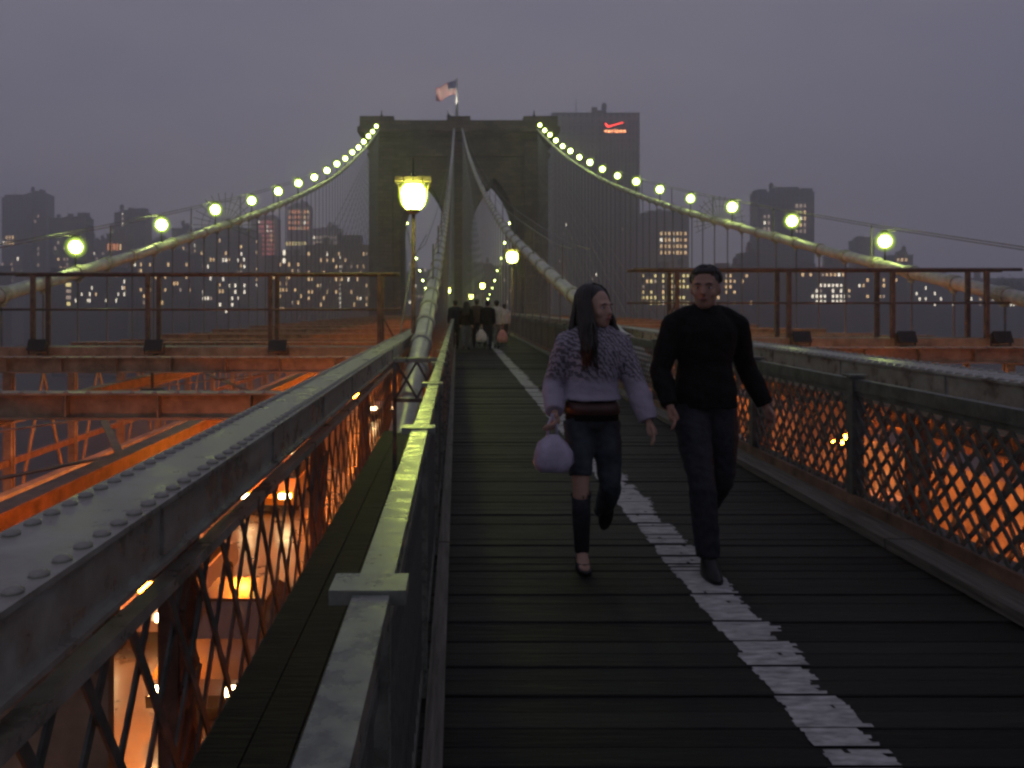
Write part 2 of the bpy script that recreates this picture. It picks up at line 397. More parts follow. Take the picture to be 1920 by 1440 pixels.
# ------------------------------------------------------------------ fences
def fence_post_mesh(x_in):
    mb = MB().box(-0.04,0.04,-0.04,0.04,-0.18,1.06)
    mb.box(-0.065,0.065,-0.05,0.05,1.06,1.085)
    return mb
def fence(x, y0, dy, label, side):
    f = thing('boardwalk_fence', label, 'fence')
    left = side < 0
    z0, z1 = 0.14, 1.0
    if left:
        # flat hand rail in bays between post caps
        pm = MB().box(-0.028,0.028,-0.03,0.03,-0.25,1.07).box(-0.075,0.06,-0.045,0.045,1.072,1.098).mesh('fence_post', M['rail'])
    else:
        pm = MB().box(-0.045,0.045,-0.045,0.045,-0.02,1.045).box(-0.07,0.07,-0.06,0.06,1.045,1.062).mesh('fence_post', M['fence'])
    yy = y0 - dy*2; n = 0
    while yy < 140:
        link('fence_post', pm, f, (x, yy, zd(yy)))
        a, b = yy+0.05, yy+dy-0.05
        if left: MB().beam([(a,zd(a)),(b,zd(b))], x-0.032, x+0.032, 1.055, 1.092).build('hand_rail', M['rail'], f)
        else: MB().beam([(a,zd(a)),(b,zd(b))], x-0.028, x+0.03, 0.94, 1.03).build('hand_rail', M['fence'], f)
        yy += dy; n += 1
    pr = prof(-3, 140, 5)
    MB().beam(pr, x-0.015, x+0.015, z0-0.04, z0).build('bottom_rail', M['fence'], f)
    MB().beam(pr, x-0.012, x+0.012, 0.9, 0.938).build('lattice_rail', M['fence'], f)
    H = 0.9 - z0; run = 0.74 if not left else 0.0
    rest = MB(); cnt = 0
    if left:
        vm = MB().bar((0,0,0),(0,0,H),0.018,0.018).mesh('picket', M['fence'])
        yy = -0.5
        while yy < 140:
            if cnt < 300: link('picket', vm, f, (x, yy, z0+zd(yy))); cnt += 1
            else: rest.bar((x,yy,z0+zd(yy)),(x,yy,z0+H+zd(yy)),0.018,0.018)
            yy += 0.115
    else:
        bars = [MB().bar((0,-s*run/2,0),(0,s*run/2,H),0.028,0.008,up=(1,0,0)).mesh('lattice_bar', M['fence']) for s in (1,-1)]
        yy = 1.9
        while yy < 110:
            for k, s in enumerate((1,-1)):
                xx = x - 0.008 + 0.016*k
                if cnt < 300: link('lattice_bar', bars[k], f, (xx, yy, z0+zd(yy))); cnt += 1
                else: rest.bar((xx,yy-s*run/2,z0+zd(yy)),(xx,yy+s*run/2,z0+H+zd(yy)),0.028,0.008,up=(1,0,0))
            yy += 0.15
    if not left: MB().beam(pr, x-0.05, x-0.02, 0.004, 0.15).build('toe_board', M['rust'], f)
    tag(rest.build('far_bars', M['fence'], f), kind='stuff')
    return f
fence(FL, 1.44, 1.83, 'steel picket fence with flat shiny hand rail at the left edge', -1)
fence(FR, 6.1, 2.05, 'dark steel diamond lattice fence along the right edge of the boardwalk', 1)

# short cross railing closing the gap left of the boardwalk, and the service platform in front of it
cr = thing('cross_railing', 'short dark railing with crossed bars between left fence and girder', 'railing', (0,8.3,zd(8.3)))
MB().bar((-0.66,0,1.02),(FL-0.05,0,1.02),0.05,0.05).build('top_rail', M['rail'], cr)
MB().bar((-0.66,0,0.60),(FL-0.05,0,0.60),0.04,0.04).build('bottom_rail', M['fence'], cr)
for a, b in ((-0.64,-0.42),(-0.42,-0.21)):
    MB().bar((a,0.0,0.62),(b,0.0,1.0),0.025,0.012,up=(0,1,0)).build('cross_bar', M['fence'], cr); MB().bar((b,0.016,0.62),(a,0.016,1.0),0.025,0.012,up=(0,1,0)).build('cross_bar', M['fence'], cr)
for xx in (-0.65, -0.22): MB().box(xx-0.02,xx+0.02,-0.02,0.02,-0.16,1.0).build('post', M['fence'], cr)
sp = thing('service_platform', 'dark planked service strip between left fence and riveted girder', 'platform')
for k in range(4): MB().beam(prof(-1.5, 10.9, 3), -1.0+k*0.185, -1.0+k*0.185+0.178, -0.17, -0.13).build('plank', M['wood'], sp)

# ------------------------------------------------------------------ cross beams over the roadways
BEAMS = [10.9 + 7.4*k for k in range(-1, 18)]
def cross_beam(x0, x1, y, zt, label, side):
    t = thing('cross_beam', label, 'beam', (0, y, zd(y)), group='cross beams over the roadways')
    d = 0.36
    MB().box(x0,x1,-0.16,0.16,zt-0.03,zt).build('top_flange', M['tan'], t)
    MB().box(x0,x1,-0.02,0.02,zt-d+0.03,zt-0.03).build('web', M['tan'], t)
    MB().box(x0,x1,-0.16,0.16,zt-d,zt-d+0.03).build('bottom_flange', M['tan'], t)
    xi = x1 if side < 0 else x0; s = -1 if side < 0 else 1
    g = MB().add([(xi,-0.03,zt-d),(xi+s*1.5,-0.03,zt-d),(xi,-0.03,zt-d-0.75),(xi,0.03,zt-d),(xi+s*1.5,0.03,zt-d),(xi,0.03,zt-d-0.75)], [(0,1,2),(3,5,4),(0,3,4,1),(1,4,5,2),(2,5,3,0)])
    g.build('knee_plate', M['tan'], t)
    if y < 45:
        st = MB().box(-0.012,0.012,-0.14,0.14,zt-d+0.03,zt-0.03).mesh('stiffener', M['tan'])
        xx = x0 + 0.9
        while xx < x1: link('stiffener', st, t, (xx,0,0)); xx += 1.25
    if y < 30:
        rr = random.Random(int(y)); xx = x0 + 0.25
        while xx < x1 - 0.1:
            link('rivet', rivet_me, t, (xx, -0.12, zt), None, (1.3,1.3,1.6)); xx += 0.3
    return t
for k, y in enumerate(BEAMS):
    far_i = ORD[k] if k < len(ORD) else ''
    cross_beam(OL+0.1, GL0-0.02, y, 0.40, 'buff steel beam over the left roadway, %s from the viewer' % ORD[k], -1)
    cross_beam(GR1+0.02, OR-0.1, y, 0.62, 'buff steel beam over the right roadway, %s from the viewer' % ORD[k], 1)
def slim_beam(x0, x1, y, zt, label):
    t = thing('slim_cross_beam', label, 'beam', (0, y, zd(y)), group='slim beams between the main cross beams')
    MB().box(x0,x1,-0.09,0.09,zt-0.02,zt).build('top_flange', M['tan'], t); MB().box(x0,x1,-0.012,0.012,zt-0.2,zt-0.02).build('web', M['tan'], t); MB().box(x0,x1,-0.09,0.09,zt-0.22,zt-0.2).build('bottom_flange', M['tan'], t)
for k, y in enumerate(BEAMS[2:13]):
    slim_beam(OL+0.1, GL0-0.02, y+3.7, 0.34, 'slim steel beam over the left roadway in bay %s' % ORD[k])
    slim_beam(GR1+0.02, OR-0.1, y+3.7, 0.56, 'slim steel beam over the right roadway in bay %s' % ORD[k])
# sodium lights slung below the beams
def sodium(x, y, z, label):
    t = thing('roadway_light', label, 'street light', (x, y, z), group='sodium lights under the cross beams')
    MB().box(-0.03,0.03,-0.03,0.03,-0.02,0.36).build('bracket', M['hull'], t)
    mb = MB().hexa([(-0.34,-0.2,-0.22),(0.34,-0.2,-0.22),(0.34,0.2,-0.22),(-0.34,0.2,-0.22)], [(-0.2,-0.12,0),(0.2,-0.12,0),(0.2,0.12,0),(-0.2,0.12,0)])
    mb.build('housing', M['hull'], t)
    MB().add([(-0.26,-0.15,-0.226),(-0.26,0.15,-0.226),(0.26,0.15,-0.226),(0.26,-0.15,-0.226)], [(0,1,2,3)]).build('lens', M['sod'], t)
for k, y in enumerate(BEAMS):
    if k % 2 == 1 or k < 4:
        sodium(-7.0, y, 0.40-0.36-0.36+zd(y), 'orange sodium light under the %s beam on the left' % ORD[k])
        sodium(9.8, y, 0.62-0.36-0.36+zd(y), 'orange sodium light under the %s beam on the right' % ORD[k])

M['fillb'] = emit('fill_bowl_glass', (1.0, 0.205, 0.012), 190.0)
def bowl(x, y, z, label):  # extra lamps added out of sight to light the beam faces orange
    t = thing('fill_bowl_light', label, 'street light', (x, y, z), group='added fill lights between the cross beams')
    MB().loft([(0,0,0.02,0.24,0.24),(0,0,0.12,0.20,0.20),(0,0,0.20,0.08,0.08)],12).build('hood', M['hull'], t, True)
    MB().loft([(0,0,0.015,0.22,0.22),(0,0,-0.08,0.20,0.20),(0,0,-0.17,0.13,0.13),(0,0,-0.21,0.04,0.04)],12).build('bowl', M['fillb'], t, True)
    MB().tube([(0,0,0.2),(0,0.0,0.30),(0,1.5,0.75),(0,3.6,0.78)],0.03,6).build('arm', M['hull'], t)
for k, y in enumerate(BEAMS[:9]):
    bowl(-2.7, y+3.7, -0.85+zd(y+3.7), 'added orange fill light left of the girder, %s bay from the viewer' % ORD[k])
    bowl(7.0, y+3.7, -0.75+zd(y+3.7), 'added orange fill light right of the girder, %s bay from the viewer' % ORD[k])

# longitudinal stringers and outer trusses
def stringer(x, zt, label, m):
    t = thing('stringer_beam', label, 'beam')
    pr = prof(-3, 148, 6)
    MB().beam(pr, x-0.13, x+0.13, zt-0.03, zt).build('top_flange', m, t); MB().beam(pr, x-0.015, x+0.015, zt-0.27, zt-0.03).build('web', m, t)
    MB().beam(pr, x-0.13, x+0.13, zt-0.30, zt-0.27).build('bottom_flange', m, t)
stringer(-4.4, -0.36, 'rusty lengthwise beam under the left cross beams', M['rust'])
stringer(7.4, -0.16, 'rusty lengthwise beam under the right cross beams', M['rust'])
stringer(-8.6, -0.36, 'second rusty lengthwise beam farther out on the left', M['rust'])
stringer(11.6, -0.16, 'second rusty lengthwise beam farther out on the right', M['rust'])
for x0, x1, zt, sd in ((-8.4,-4.6,-0.45,'left'),(7.6,11.4,-0.25,'right')):
    br = thing('lateral_bracing', 'crossed flat bars bracing the %s lengthwise beams' % sd, 'bracing')
    y = 3.5
    while y < 95:
        MB().bar((x0,y,zt+zd(y)),(x1,y+7.4,zt+zd(y+7.4)),0.12,0.02).build('brace_bar', M['rust'], br); MB().bar((x1,y,zt-0.03+zd(y)),(x0,y+7.4,zt-0.03+zd(y+7.4)),0.12,0.02).build('brace_bar', M['rust'], br); y += 7.4
def outer_truss(x, zt, label):
    t = thing('outer_truss', label, 'truss')
    pr = prof(-11, 148, 6); zb = -5.4
    MB().beam(pr, x-0.17, x+0.17, zt-0.30, zt).build('top_chord', M['tan'], t)
    MB().beam(pr, x-0.15, x+0.15, zb-0.3, zb).build('bottom_chord', M['rust'], t)
    MB().beam(pr, x-0.08, x+0.08, -2.9, -2.72).build('middle_rail', M['rust'], t); MB().beam(pr, x-0.06, x+0.06, -1.75, -1.63).build('middle_rail', M['rust'], t)
    H = zt-0.3-zb
    pm = MB().box(-0.12,0.12,-0.1,-0.04,0,H).box(-0.12,0.12,0.04,0.1,0,H).mesh('truss_post', M['tan'])
    ms = []
    for s in (1,-1): ms.append(MB().bar((0.03*s,0,0.05 if s>0 else H-0.05),(0.03*s,1.85,H-0.05 if s>0 else 0.05),0.12,0.045,up=(1,0,0)).mesh('truss_diagonal', M['tan']))
    y = -11.0; k = 0
    while y < 146:
        link('truss_post', pm, t, (x, y, zb+zd(y))); link('truss_diagonal', ms[0], t, (x,y+0.0,zb+zd(y))); link('truss_diagonal', ms[1], t, (x,y+1.85,zb+zd(y)))
        y += 3.7
    return t
outer_truss(OL, 0.04, 'long steel truss along the far left edge of the bridge')
outer_truss(OR, 0.24, 'long steel truss with vee bracing along the far right edge of the bridge')

# maintenance gantries across the roadways, with paired posts
M['gan'] = mat('brown_gantry_paint', (0.15,0.095,0.065), 0.5, 0, 0.4, 5, 0.15)
def gantry(x0, x1, xs, zb, ztop, label, side):
    g = thing('service_gantry', label, 'gantry', (0, 21.5, zd(21.5)))
    for j, y in enumerate((0.0, 0.8)):
        MB().box(x0,x1,y-0.07,y+0.07,zb-0.30,zb).build('channel_beam', M['tan'], g)
        for xx in xs: MB().box(xx-0.055,xx+0.055,y-0.05,y+0.05,zb,ztop).build('gantry_post', M['gan'], g)
        MB().tube([(x0,y,ztop+0.03),(x1,y,ztop+0.03)],0.045,8).build('top_rail', M['gan'], g, True)
        MB().tube([(x0,y,zb+(ztop-zb)*0.52),(x1,y,zb+(ztop-zb)*0.52)],0.03,8).build('middle_rail', M['gan'], g, True)
    for k in range(int((x1-x0)/0.3)): MB().box(x0+k*0.3,x0+k*0.3+0.285,0.08,0.72,zb-0.05,zb-0.01).build('grating_plank', M['dark'], g)
    xb = xs[-1] if side < 0 else xs[0]
    MB().bar((xb,0,zb+1.0),(xb+0.5*(-side)*1.0,0,zb+0.05),0.05,0.05).build('brace', M['gan'], g)
    return g
gl_x = [-11.45,-8.35,-5.04,-2.1]; gr_x = [5.94,8.96,11.76,14.3]
gantry(OL+0.2, GL0-0.1, gl_x, 0.46, 2.40, 'steel gantry with paired posts crossing the left roadway', -1)
gantry(GR1+0.1, OR-0.2, gr_x, 0.70, 2.52, 'steel gantry with paired posts crossing the right roadway', 1)
def flood(x, y, z, label):
    t = thing('floodlight', label, 'floodlight', (x,y,z), group='floodlights at the gantry posts')
    MB().hexa([(-0.24,-0.30,-0.12),(0.24,-0.30,-0.12),(0.24,-0.18,0.18),(-0.24,-0.18,0.18)],[(-0.15,-0.02,-0.16),(0.15,-0.02,-0.16),(0.15,0.08,0.06),(-0.15,0.08,0.06)]).build('housing', M['floodhousing'], t)
    MB().box(-0.27,-0.25,-0.16,-0.1,-0.2,0.05).box(0.25,0.27,-0.16,-0.1,-0.2,0.05).box(-0.27,0.27,-0.16,-0.1,-0.22,-0.2).build('yoke', M['dark'], t)
    MB().box(-0.03,0.03,-0.16,0.10,-0.25,-0.22).build('bracket', M['dark'], t)
for k, xx in enumerate(gl_x[:3]): flood(xx+0.28, 21.37, 0.50+zd(21.5), 'dark floodlight at the %s gantry post from the left edge' % ORD[k])
for k, xx in enumerate(gr_x[1:]): flood(xx+0.2, 21.37, 0.72+zd(21.5), 'dark floodlight at the %s right gantry post counted from the tower side' % ORD[k+1])

# ------------------------------------------------------------------ tower
TY = 151.0; TX = 0.3
def zcab(y):
    if y <= TY: return EYE + 0.00066*(y+110)**2 - 11.6
    top = EYE + 0.00066*(TY+110)**2 - 11.6
    t = (y-TY-14)/(280.0)
    if y < TY+14: return top
    return top + (-1.0-top)*t - 26*t*(1-t)*0.72
tw = thing('bridge_tower', 'tall stone bridge tower with two pointed arches', 'tower', (TX, TY, 0))
ZB = -44.0; ZT = 35.2
D0, D1 = 0.0, 14.0
ax0, ax1 = 2.45, 11.0; spring = 15.2; apex = 25.6
def arch_pts(x0, x1, zs, za, n=9):
    xm = (x0+x1)/2; hw = (x1-x0)/2; rise = za - zs
    rad = (hw*hw + rise*rise)/(2*hw)
    left = []
    for i in range(n+1):
        # arc from (x0,zs) to (xm,za), centre at (x0+rad, zs)
        a1 = math.asin(min(1, rise/rad)); a = a1*i/n
        left.append((x0+rad-rad*math.cos(a), zs+rad*math.sin(a)))
    right = [(2*xm-px_, pz) for px_, pz in reversed(left[:-1])]
    return left + right
def spandrel(mb, x0, x1, y0, y1, zs, za, zt):
    p = arch_pts(x0, x1, zs, za)
    for i in range(len(p)-1):
        (ax, az), (bx, bz) = p[i], p[i+1]
        mb.hexa([(ax,y0,az),(bx,y0,bz),(bx,y1,bz),(ax,y1,az)], [(ax,y0,zt),(bx,y0,zt),(bx,y1,zt),(ax,y1,zt)])
wall = MB()
for x0, x1 in ((-17.0,-ax1),(-ax0,ax0),(ax1,17.0)):
    wall.box(x0,x1,D0,D1,ZB,33.0)
wall.build('pier_wall', M['stone'], tw)
for x0, x1 in ((-ax1,-ax0),(ax0,ax1)):
    mb = MB(); spandrel(mb, x0, x1, D0, D1, spring, apex, 33.0); mb.build('arch_wall', M['stone'], tw)
    # voussoir ring, slightly proud
    p = arch_pts(x0, x1, spring, apex); q = arch_pts(x0-0.75, x1+0.75, spring, apex+0.9)
    for i in range(len(p)-1):
        MB().hexa([(p[i][0],-0.18,p[i][1]),(p[i+1][0],-0.18,p[i+1][1]),(q[i+1][0],-0.18,q[i+1][1]),(q[i][0],-0.18,q[i][1])],
                [(p[i][0],0.1,p[i][1]),(p[i+1][0],0.1,p[i+1][1]),(q[i+1][0],0.1,q[i+1][1]),(q[i][0],0.1,q[i][1])]).build('arch_stone', M['stone'], tw)
# buttresses on the three piers
for x0, x1 in ((-16.2,-12.4),(-1.75,1.75),(12.4,16.2)):
    MB().box(x0,x1,-1.1,0.002,ZB,31.2).add([(x0,-1.1,31.2),(x1,-1.1,31.2),(x1,0.002,31.2),(x0,0.002,31.2),(x0+0.3,-0.5,32.3),(x1-0.3,-0.5,32.3),(x1-0.3,0.002,32.3),(x0+0.3,0.002,32.3)], [(0,3,2,1),(4,5,6,7),(0,1,5,4),(1,2,6,5),(2,3,7,6),(3,0,4,7)]).build('buttress', M['stone'], tw)
for z0, z1, e in ((29.6,30.2,0.35),(33.0,33.5,0.5),(33.5,34.2,1.0),(34.2,34.9,1.5),(34.9,36.2,1.2)):
    MB().box(-17.0-e,17.0+e,D0-e,D1+e,z0+0.003,z1-0.003).build('cornice' if z0 > 31 else 'string_course', M['stone'], tw)
for x0, x1 in ((-19.0,-11.8),(-2.6,2.6),(11.8,19.0)):
    MB().box(x0,x1,-1.9,D1+1.9,33.9,34.9).box(x0+0.4,x1-0.4,-1.5,D1+1.5,34.902,36.9).build('cornice_block', M['stone'], tw)
for xx in (-14.6, 14.3, -2.0):
    MB().loft([(xx,0,36.9,0.3,0.3),(xx,0,37.4,0.25,0.25),(xx,0,37.6,0.12,0.12),(xx,0,38.3,0.1,0.1)], 8).build('finial', M['dark'], tw)
# flag pole and flag
fp = thing('flag_pole', 'white flag pole standing on top of the stone tower', 'flag pole', (TX-0.35, TY+3, 36.2))
M['polew'] = mat('white_pole_paint', (0.8,0.8,0.76), 0.4)
MB().tube([(0,0,0),(0,0,9.0)],[0.32,0.2],10).build('pole', M['polew'], fp, True)
MB().loft([(0,0,0,0.7,0.7),(0,0,0.5,0.6,0.6),(0,0,1.2,0.28,0.28)],10).build('pole_base', M['polew'], fp)
MB().ball((0,0,9.1),0.2).build('finial', M['polew'], fp, True)
def flood_lamp(x, y, z, tgt, energy):
    t = thing('flag_floodlight', 'small floodlight at the foot of the flag pole on the tower', 'floodlight', (x,y,z))
    MB().box(-0.25,0.25,-0.2,0.2,0,0.3).build('housing', M['hull'], t)
    ld = bpy.data.lights.new('flag_floodlight_lamp', 'SPOT'); ld.energy = energy; ld.color = (1,0.9,0.75); ld.spot_size = R(50); ld.shadow_soft_size = 0.15
    lo = bpy.data.objects.new('lamp', ld); COL.objects.link(lo); lo.parent = t; lo.location = (0,0,0.4)
    lo.rotation_euler = (Vector(tgt)-Vector((x,y,z+0.4))).to_track_quat('-Z','Y').to_euler()
flood_lamp(TX-1.8, TY-1.0, 36.95, (TX-1.6, TY+3, 43.6), 2600)
fm = [mat('flag_red',(0.45,0.05,0.06),0.7), mat('flag_white',(0.75,0.73,0.72),0.7), mat('flag_blue',(0.03,0.04,0.13),0.7)]
fb = MB(); NX, NZ = 20, 13
def fpnt(i, j):
    u = i/NX; v = j/NZ
    return (-3.9*u, 0.35*math.sin(u*9+v)*u**0.5, 8.7 - 2.6*v - 1.6*u**1.2 + 0.25*math.sin(u*7)*u)
for i in range(NX):
    for j in range(NZ):
        mi = 2 if (i < 8 and j < 7) else (0 if j % 2 == 0 else 1)
        fb.add([fpnt(i,j),fpnt(i,j+1),fpnt(i+1,j+1),fpnt(i+1,j)], [(0,1,2,3)], mi)
fl = fb.build('flag', fm, None, True, (TX-0.5, TY+3, 36.2)); tag(fl, 'striped national flag with blue corner flying from the tower pole', 'flag')
sol = fl.modifiers.new('thickness','SOLIDIFY'); sol.thickness = 0.03
# white stars on the canton, tiny flat marks
st = MB()
for a in range(5):
    for b in range(4):
        u = (0.25+a*0.36)*8/(5*0.36+0.2)/NX*0.98; v = (0.5+b*1.6)/NZ
        c = Vector(fpnt(u*NX, v*NZ)) + Vector((0,-0.03,0)); st.add([c+Vector((-0.06,0,-0.06)),c+Vector((0.06,0,-0.06)),c+Vector((0.06,0,0.06)),c+Vector((-0.06,0,0.06))], [(0,1,2,3)])
st.build('star_field', fm[1], fl)

# ------------------------------------------------------------------ main cables
def interp(tab, y):
    if y <= tab[0][0]: return tab[0][1]
    for (a, va), (b, vb) in zip(tab, tab[1:]):
        if y <= b: return va + (vb-va)*(y-a)/(b-a)
    return tab[-1][1]
CX = {
 'ol': [(0,-12.4),(40,-12.7),(80,-13.2),(151,-14.7),(170,-14.7),(445,-13.5)],
 'or': [(0,15.1),(80,15.1),(151,15.1),(170,15.1),(445,15.5)],
 'il': [(0,-0.79),(82,-0.77),(151,-0.55),(170,-0.55),(445,-1.0)],
 'ir': [(0,3.72),(20,3.69),(43,2.75),(76,2.3),(151,0.95),(170,0.95),(445,3.0)] }
band_me = MB()
band_me.tube([(0,0,-0.17),(0,0,-0.15),(0,0,0.15),(0,0,0.17)],[0.215,0.245,0.245,0.215],14).box(-0.05,0.05,-0.33,-0.2,-0.12,0.12)
band_me = band_me.mesh('cable_band', M['band'], False)
unit_rope = MB().tube([(0,0,0),(0,0,1)],1.0,5).mesh('suspender', M['rope'])
def cable_pt(key, y): return Vector((interp(CX[key], y), y, zcab(y) + (0.36*max(0.0, min(1.0, (85-y)/45)) if key[0] == 'o' else 0.0)))
def rope(name, a, b, r, parent, me=unit_rope):
    a = Vector(a); b = Vector(b); d = b-a
    o = link(name, me, parent, a); o.rotation_mode = 'QUATERNION'; o.rotation_quaternion = d.to_track_quat('Z','Y'); o.scale = (r, r, d.length); return o
def main_cable(key, ystart, label, inner):
    c = thing('main_cable', label, 'cable')
    ys = [ystart+(TY-ystart)*i/70 for i in range(71)]
    MB().tube([cable_pt(key,y) for y in ys],0.2,14).build('cable', M['cable'], c, True)
    ys = [TY+14+(265.0)*i/40 for i in range(41)]
    MB().tube([cable_pt(key,TY)] + [cable_pt(key,y) for y in ys],0.2,10).build('side_span_cable', M['cable'], c, True)
    y = 6.2; k = 0
    while y < 148:
        p = cable_pt(key, y)
        if y > ystart and (y < 100):
            d = (cable_pt(key,y+0.5)-cable_pt(key,y-0.5)).normalized()
            o = link('cable_band', band_me, c, p); o.rotation_mode = 'QUATERNION'; o.rotation_quaternion = d.to_track_quat('Z','Y')
        zfoot = (zd(y)+0.05) if not inner else zd(y)-0.4
        if p.z > zfoot + 1.0 and y > ystart:
            rope('suspender', (p.x, y, p.z-0.3), (p.x if not inner else p.x, y, zfoot), 0.032, c)
        y += 2.25
    # side span suspenders
    y = TY + 20
    while y < 415:
        p = cable_pt(key,y)
        if p.z > zd(TY)+1: rope('suspender', p, (p.x,y,-5.0), 0.045, c)
        y += 4.5
    # diagonal stays fanning from the tower top
    top = cable_pt(key, TY-1.0)
    for k in range(16):
        yy = TY - 14 - k*5.2
        rope('stay_rope', (top.x, TY-1.2, top.z-1.0), (interp(CX[key],yy), yy, zd(yy)+0.1), 0.035, c)
    # hand ropes on short posts above the cable
    y = (ystart + 6) if not inner else 26.0
    pts = []
    while y < 150:
        p = cable_pt(key,y); 
        if y < 80: MB().tube([p+Vector((0,0,0.18)),p+Vector((0,0,1.35))],0.028,6).build('rope_post', M['rope'], c)
        pts.append(p); y += 9.0 if not inner else 7.0
    for dx in (-0.25,0.25):
        MB().tube([pts[0]+Vector((dx,-14 if not inner else -4,0.9))]+[p+Vector((dx,0,1.35)) for p in pts],0.016,5).build('hand_rope', M['rope'], c)
    return c
main_cable('ol', -4, 'pale main cable sweeping up to the tower at the far left', False)
main_cable('or', -4, 'pale main cable sweeping up to the tower at the far right', False)
main_cable('il', 1.0, 'pale main cable rising just left of the boardwalk', True)
main_cable('ir', 1.0, 'pale main cable rising behind the walking couple', True)
# pale stay wires by the left fence
sw = thing('stay_wires', 'pair of pale straight wires rising beside the left lamp post', 'wire')
for a, b, c in (((748,640),(772,490),(800,440)),):
    rope('wire', pxw(*a,20), pxw(*b,22), 0.02, sw); rope('wire', pxw(*b,22), pxw(*c,30), 0.02, sw)
rope('wire', pxw(797,640,17), pxw(834,430,46), 0.02, sw)

# fan shaped climbing guards on the outer cables
def guard(key, y, r, label):
    p = cable_pt(key, y); g = thing('climbing_guard', label, 'climbing guard', p)
    for k in range(19):
        a = R(-25 + 230*k/18); ca, sa = math.cos(a), math.sin(a)
        rope('spike', (0.25*ca,0,0.25*sa), (r*ca,0,r*sa), 0.016, g)
    for rr in (0.9, 1.3):
        MB().tube([(rr*math.cos(R(-25+230*k/24)),0,rr*math.sin(R(-25+230*k/24))) for k in range(25)],0.014,5).build('hoop', M['rope'], g)
guard('ol', 43.8, 1.8, 'fan of thin spikes guarding the left outer cable')
guard('or', 45.8, 1.5, 'fan of thin spikes guarding the right outer cable')

# necklace lamps
def lamp_meshes():
    a = MB().tube([(0,0,0.15),(0,0,0.72)],0.03,8).tube([(0,0,0.15),(0,0,0.22)],0.09,8).mesh('lamp_post', M['hull'])
    b = MB().loft([(0,0,0.0,0.04,0.04),(0,0,0.04,0.13,0.13),(0,0,0.12,0.19,0.19),(0,0,0.22,0.22,0.22),(0,0,0.32,0.19,0.19),(0,0,0.42,0.10,0.10)],12).mesh('lamp_globe', M['merc'], True)
    c = MB().loft([(0,0,0,0.15,0.15),(0,0,0.05,0.14,0.14),(0,0,0.10,0.05,0.05)],12).mesh('lamp_cap', M['hull'], True)
    d = MB().box(-0.42,0.16,-0.05,0.05,0,0.03).mesh('lamp_bracket', M['band'])
    e = MB().ball((0,0,0.22),0.30,0.30,0.32,16,12,0).ball((0,0,0.22),0.38,0.38,0.40,16,12,1).mesh('halo_shell', [M['jar'], M['halo2']], True)  # two nested glowing shells stand in for lens glare round the globe
    return a, b, c, d, e
LM = lamp_meshes()
def necklace(p, label, k=1.0, flip=1):
    t = thing('necklace_lamp', label, 'lamp', p, group='lamps along the main cables')
    t.scale = (k*flip, k, k)
    link('lamp_post', LM[0], t); link('lamp_globe', LM[1], t, (0,0,0.70)); link('lamp_cap', LM[2], t, (0,0,1.23)); link('lamp_bracket', LM[3], t, (0,0,1.30)); link('halo_shell', LM[4], t, (0,0,0.70))
for key, y0, side, fx in (('ol',26.3,'left',1),('or',28.1,'right',-1)):
    y = y0; k = 0
    while y < 149:
        necklace(cable_pt(key,y), 'glowing lamp on the %s outer cable, %s up from the low end' % (side, ORD[k]), (1.0 + 0.003*(y-26))*(0.94+0.12*((k*37)%11)/10), fx); y += 7.8; k += 1
    y = 205; k = 0
    while y < 400:
        necklace(cable_pt(key,y), 'glowing lamp beyond the tower on the %s cable, %s past it' % (side, ORD[k]), 1.5, fx); y += 24; k += 1

# path lanterns
def lantern(x, y, h, label, k=1.0):
    t = thing('path_lantern', label, 'lamp post', (x, y, zd(y)-0.4))
    h = h + 0.4
    MB().tube([(0,0,0),(0,0,0.5),(0,0,0.55),(0,0,h-0.45)],[0.10,0.09,0.06,0.05],10).build('post', M['rust'], t, True)
    MB().loft([(0,0,h-0.47,0.06,0.06),(0,0,h-0.40,0.16,0.16),(0,0,h-0.34,0.18,0.18)],12).build('collar', M['tan'], t)
    MB().loft([(0,0,h-0.33,0.17,0.17),(0,0,h-0.22,0.27,0.27),(0,0,h,0.325,0.325),(0,0,h+0.2,0.30,0.30),(0,0,h+0.30,0.22,0.22)],14).build('glass_globe', M['lant'], t, True)
    MB().loft([(0,0,h-0.335,0.20,0.20),(0,0,h-0.22,0.33,0.33),(0,0,h,0.39,0.39),(0,0,h+0.22,0.37,0.37),(0,0,h+0.33,0.30,0.30)],14).build('lantern_halo_shell', M['halo_lant'], t, True)  # outer glowing shell paints a lime halo round the lantern globe
    for a in range(6):
        ca, sa = math.cos(a*math.pi/3+0.3), math.sin(a*math.pi/3+0.3)
        MB().bar((0.22*ca,0.22*sa,h-0.34),(0.42*ca,0.42*sa,h+0.34),0.022,0.022).build('cage_bar', M['tan'], t)
    for a in range(4):
        MB().box(-0.47+a*0.24,-0.47+a*0.24+0.21,-0.12,0.12,h+0.38,h+0.50).build('top_plate', M['tan'], t)
    MB().box(-0.47,0.46,-0.03,0.03,h+0.335,h+0.38).build('top_bar', M['dark'], t)
    MB().loft([(0,0,h+0.50,0.10,0.10),(0,0,h+0.6,0.03,0.03),(0,0,h+1.0,0.012,0.012)],8).build('spike', M['dark'], t)
lantern(-1.13, 20.6, 4.40, 'bright lantern on a tall post left of the boardwalk')
lantern(3.25, 47.0, 4.45, 'lantern on a post right of the boardwalk below the cable')
lantern(-1.0, 76.0, 3.1, 'distant lantern left of the group of walkers')
lantern(3.05, 95.0, 4.1, 'distant lantern above the group of walkers')
lantern(2.0, 112.0, 3.1, 'farthest lantern low in front of the tower')

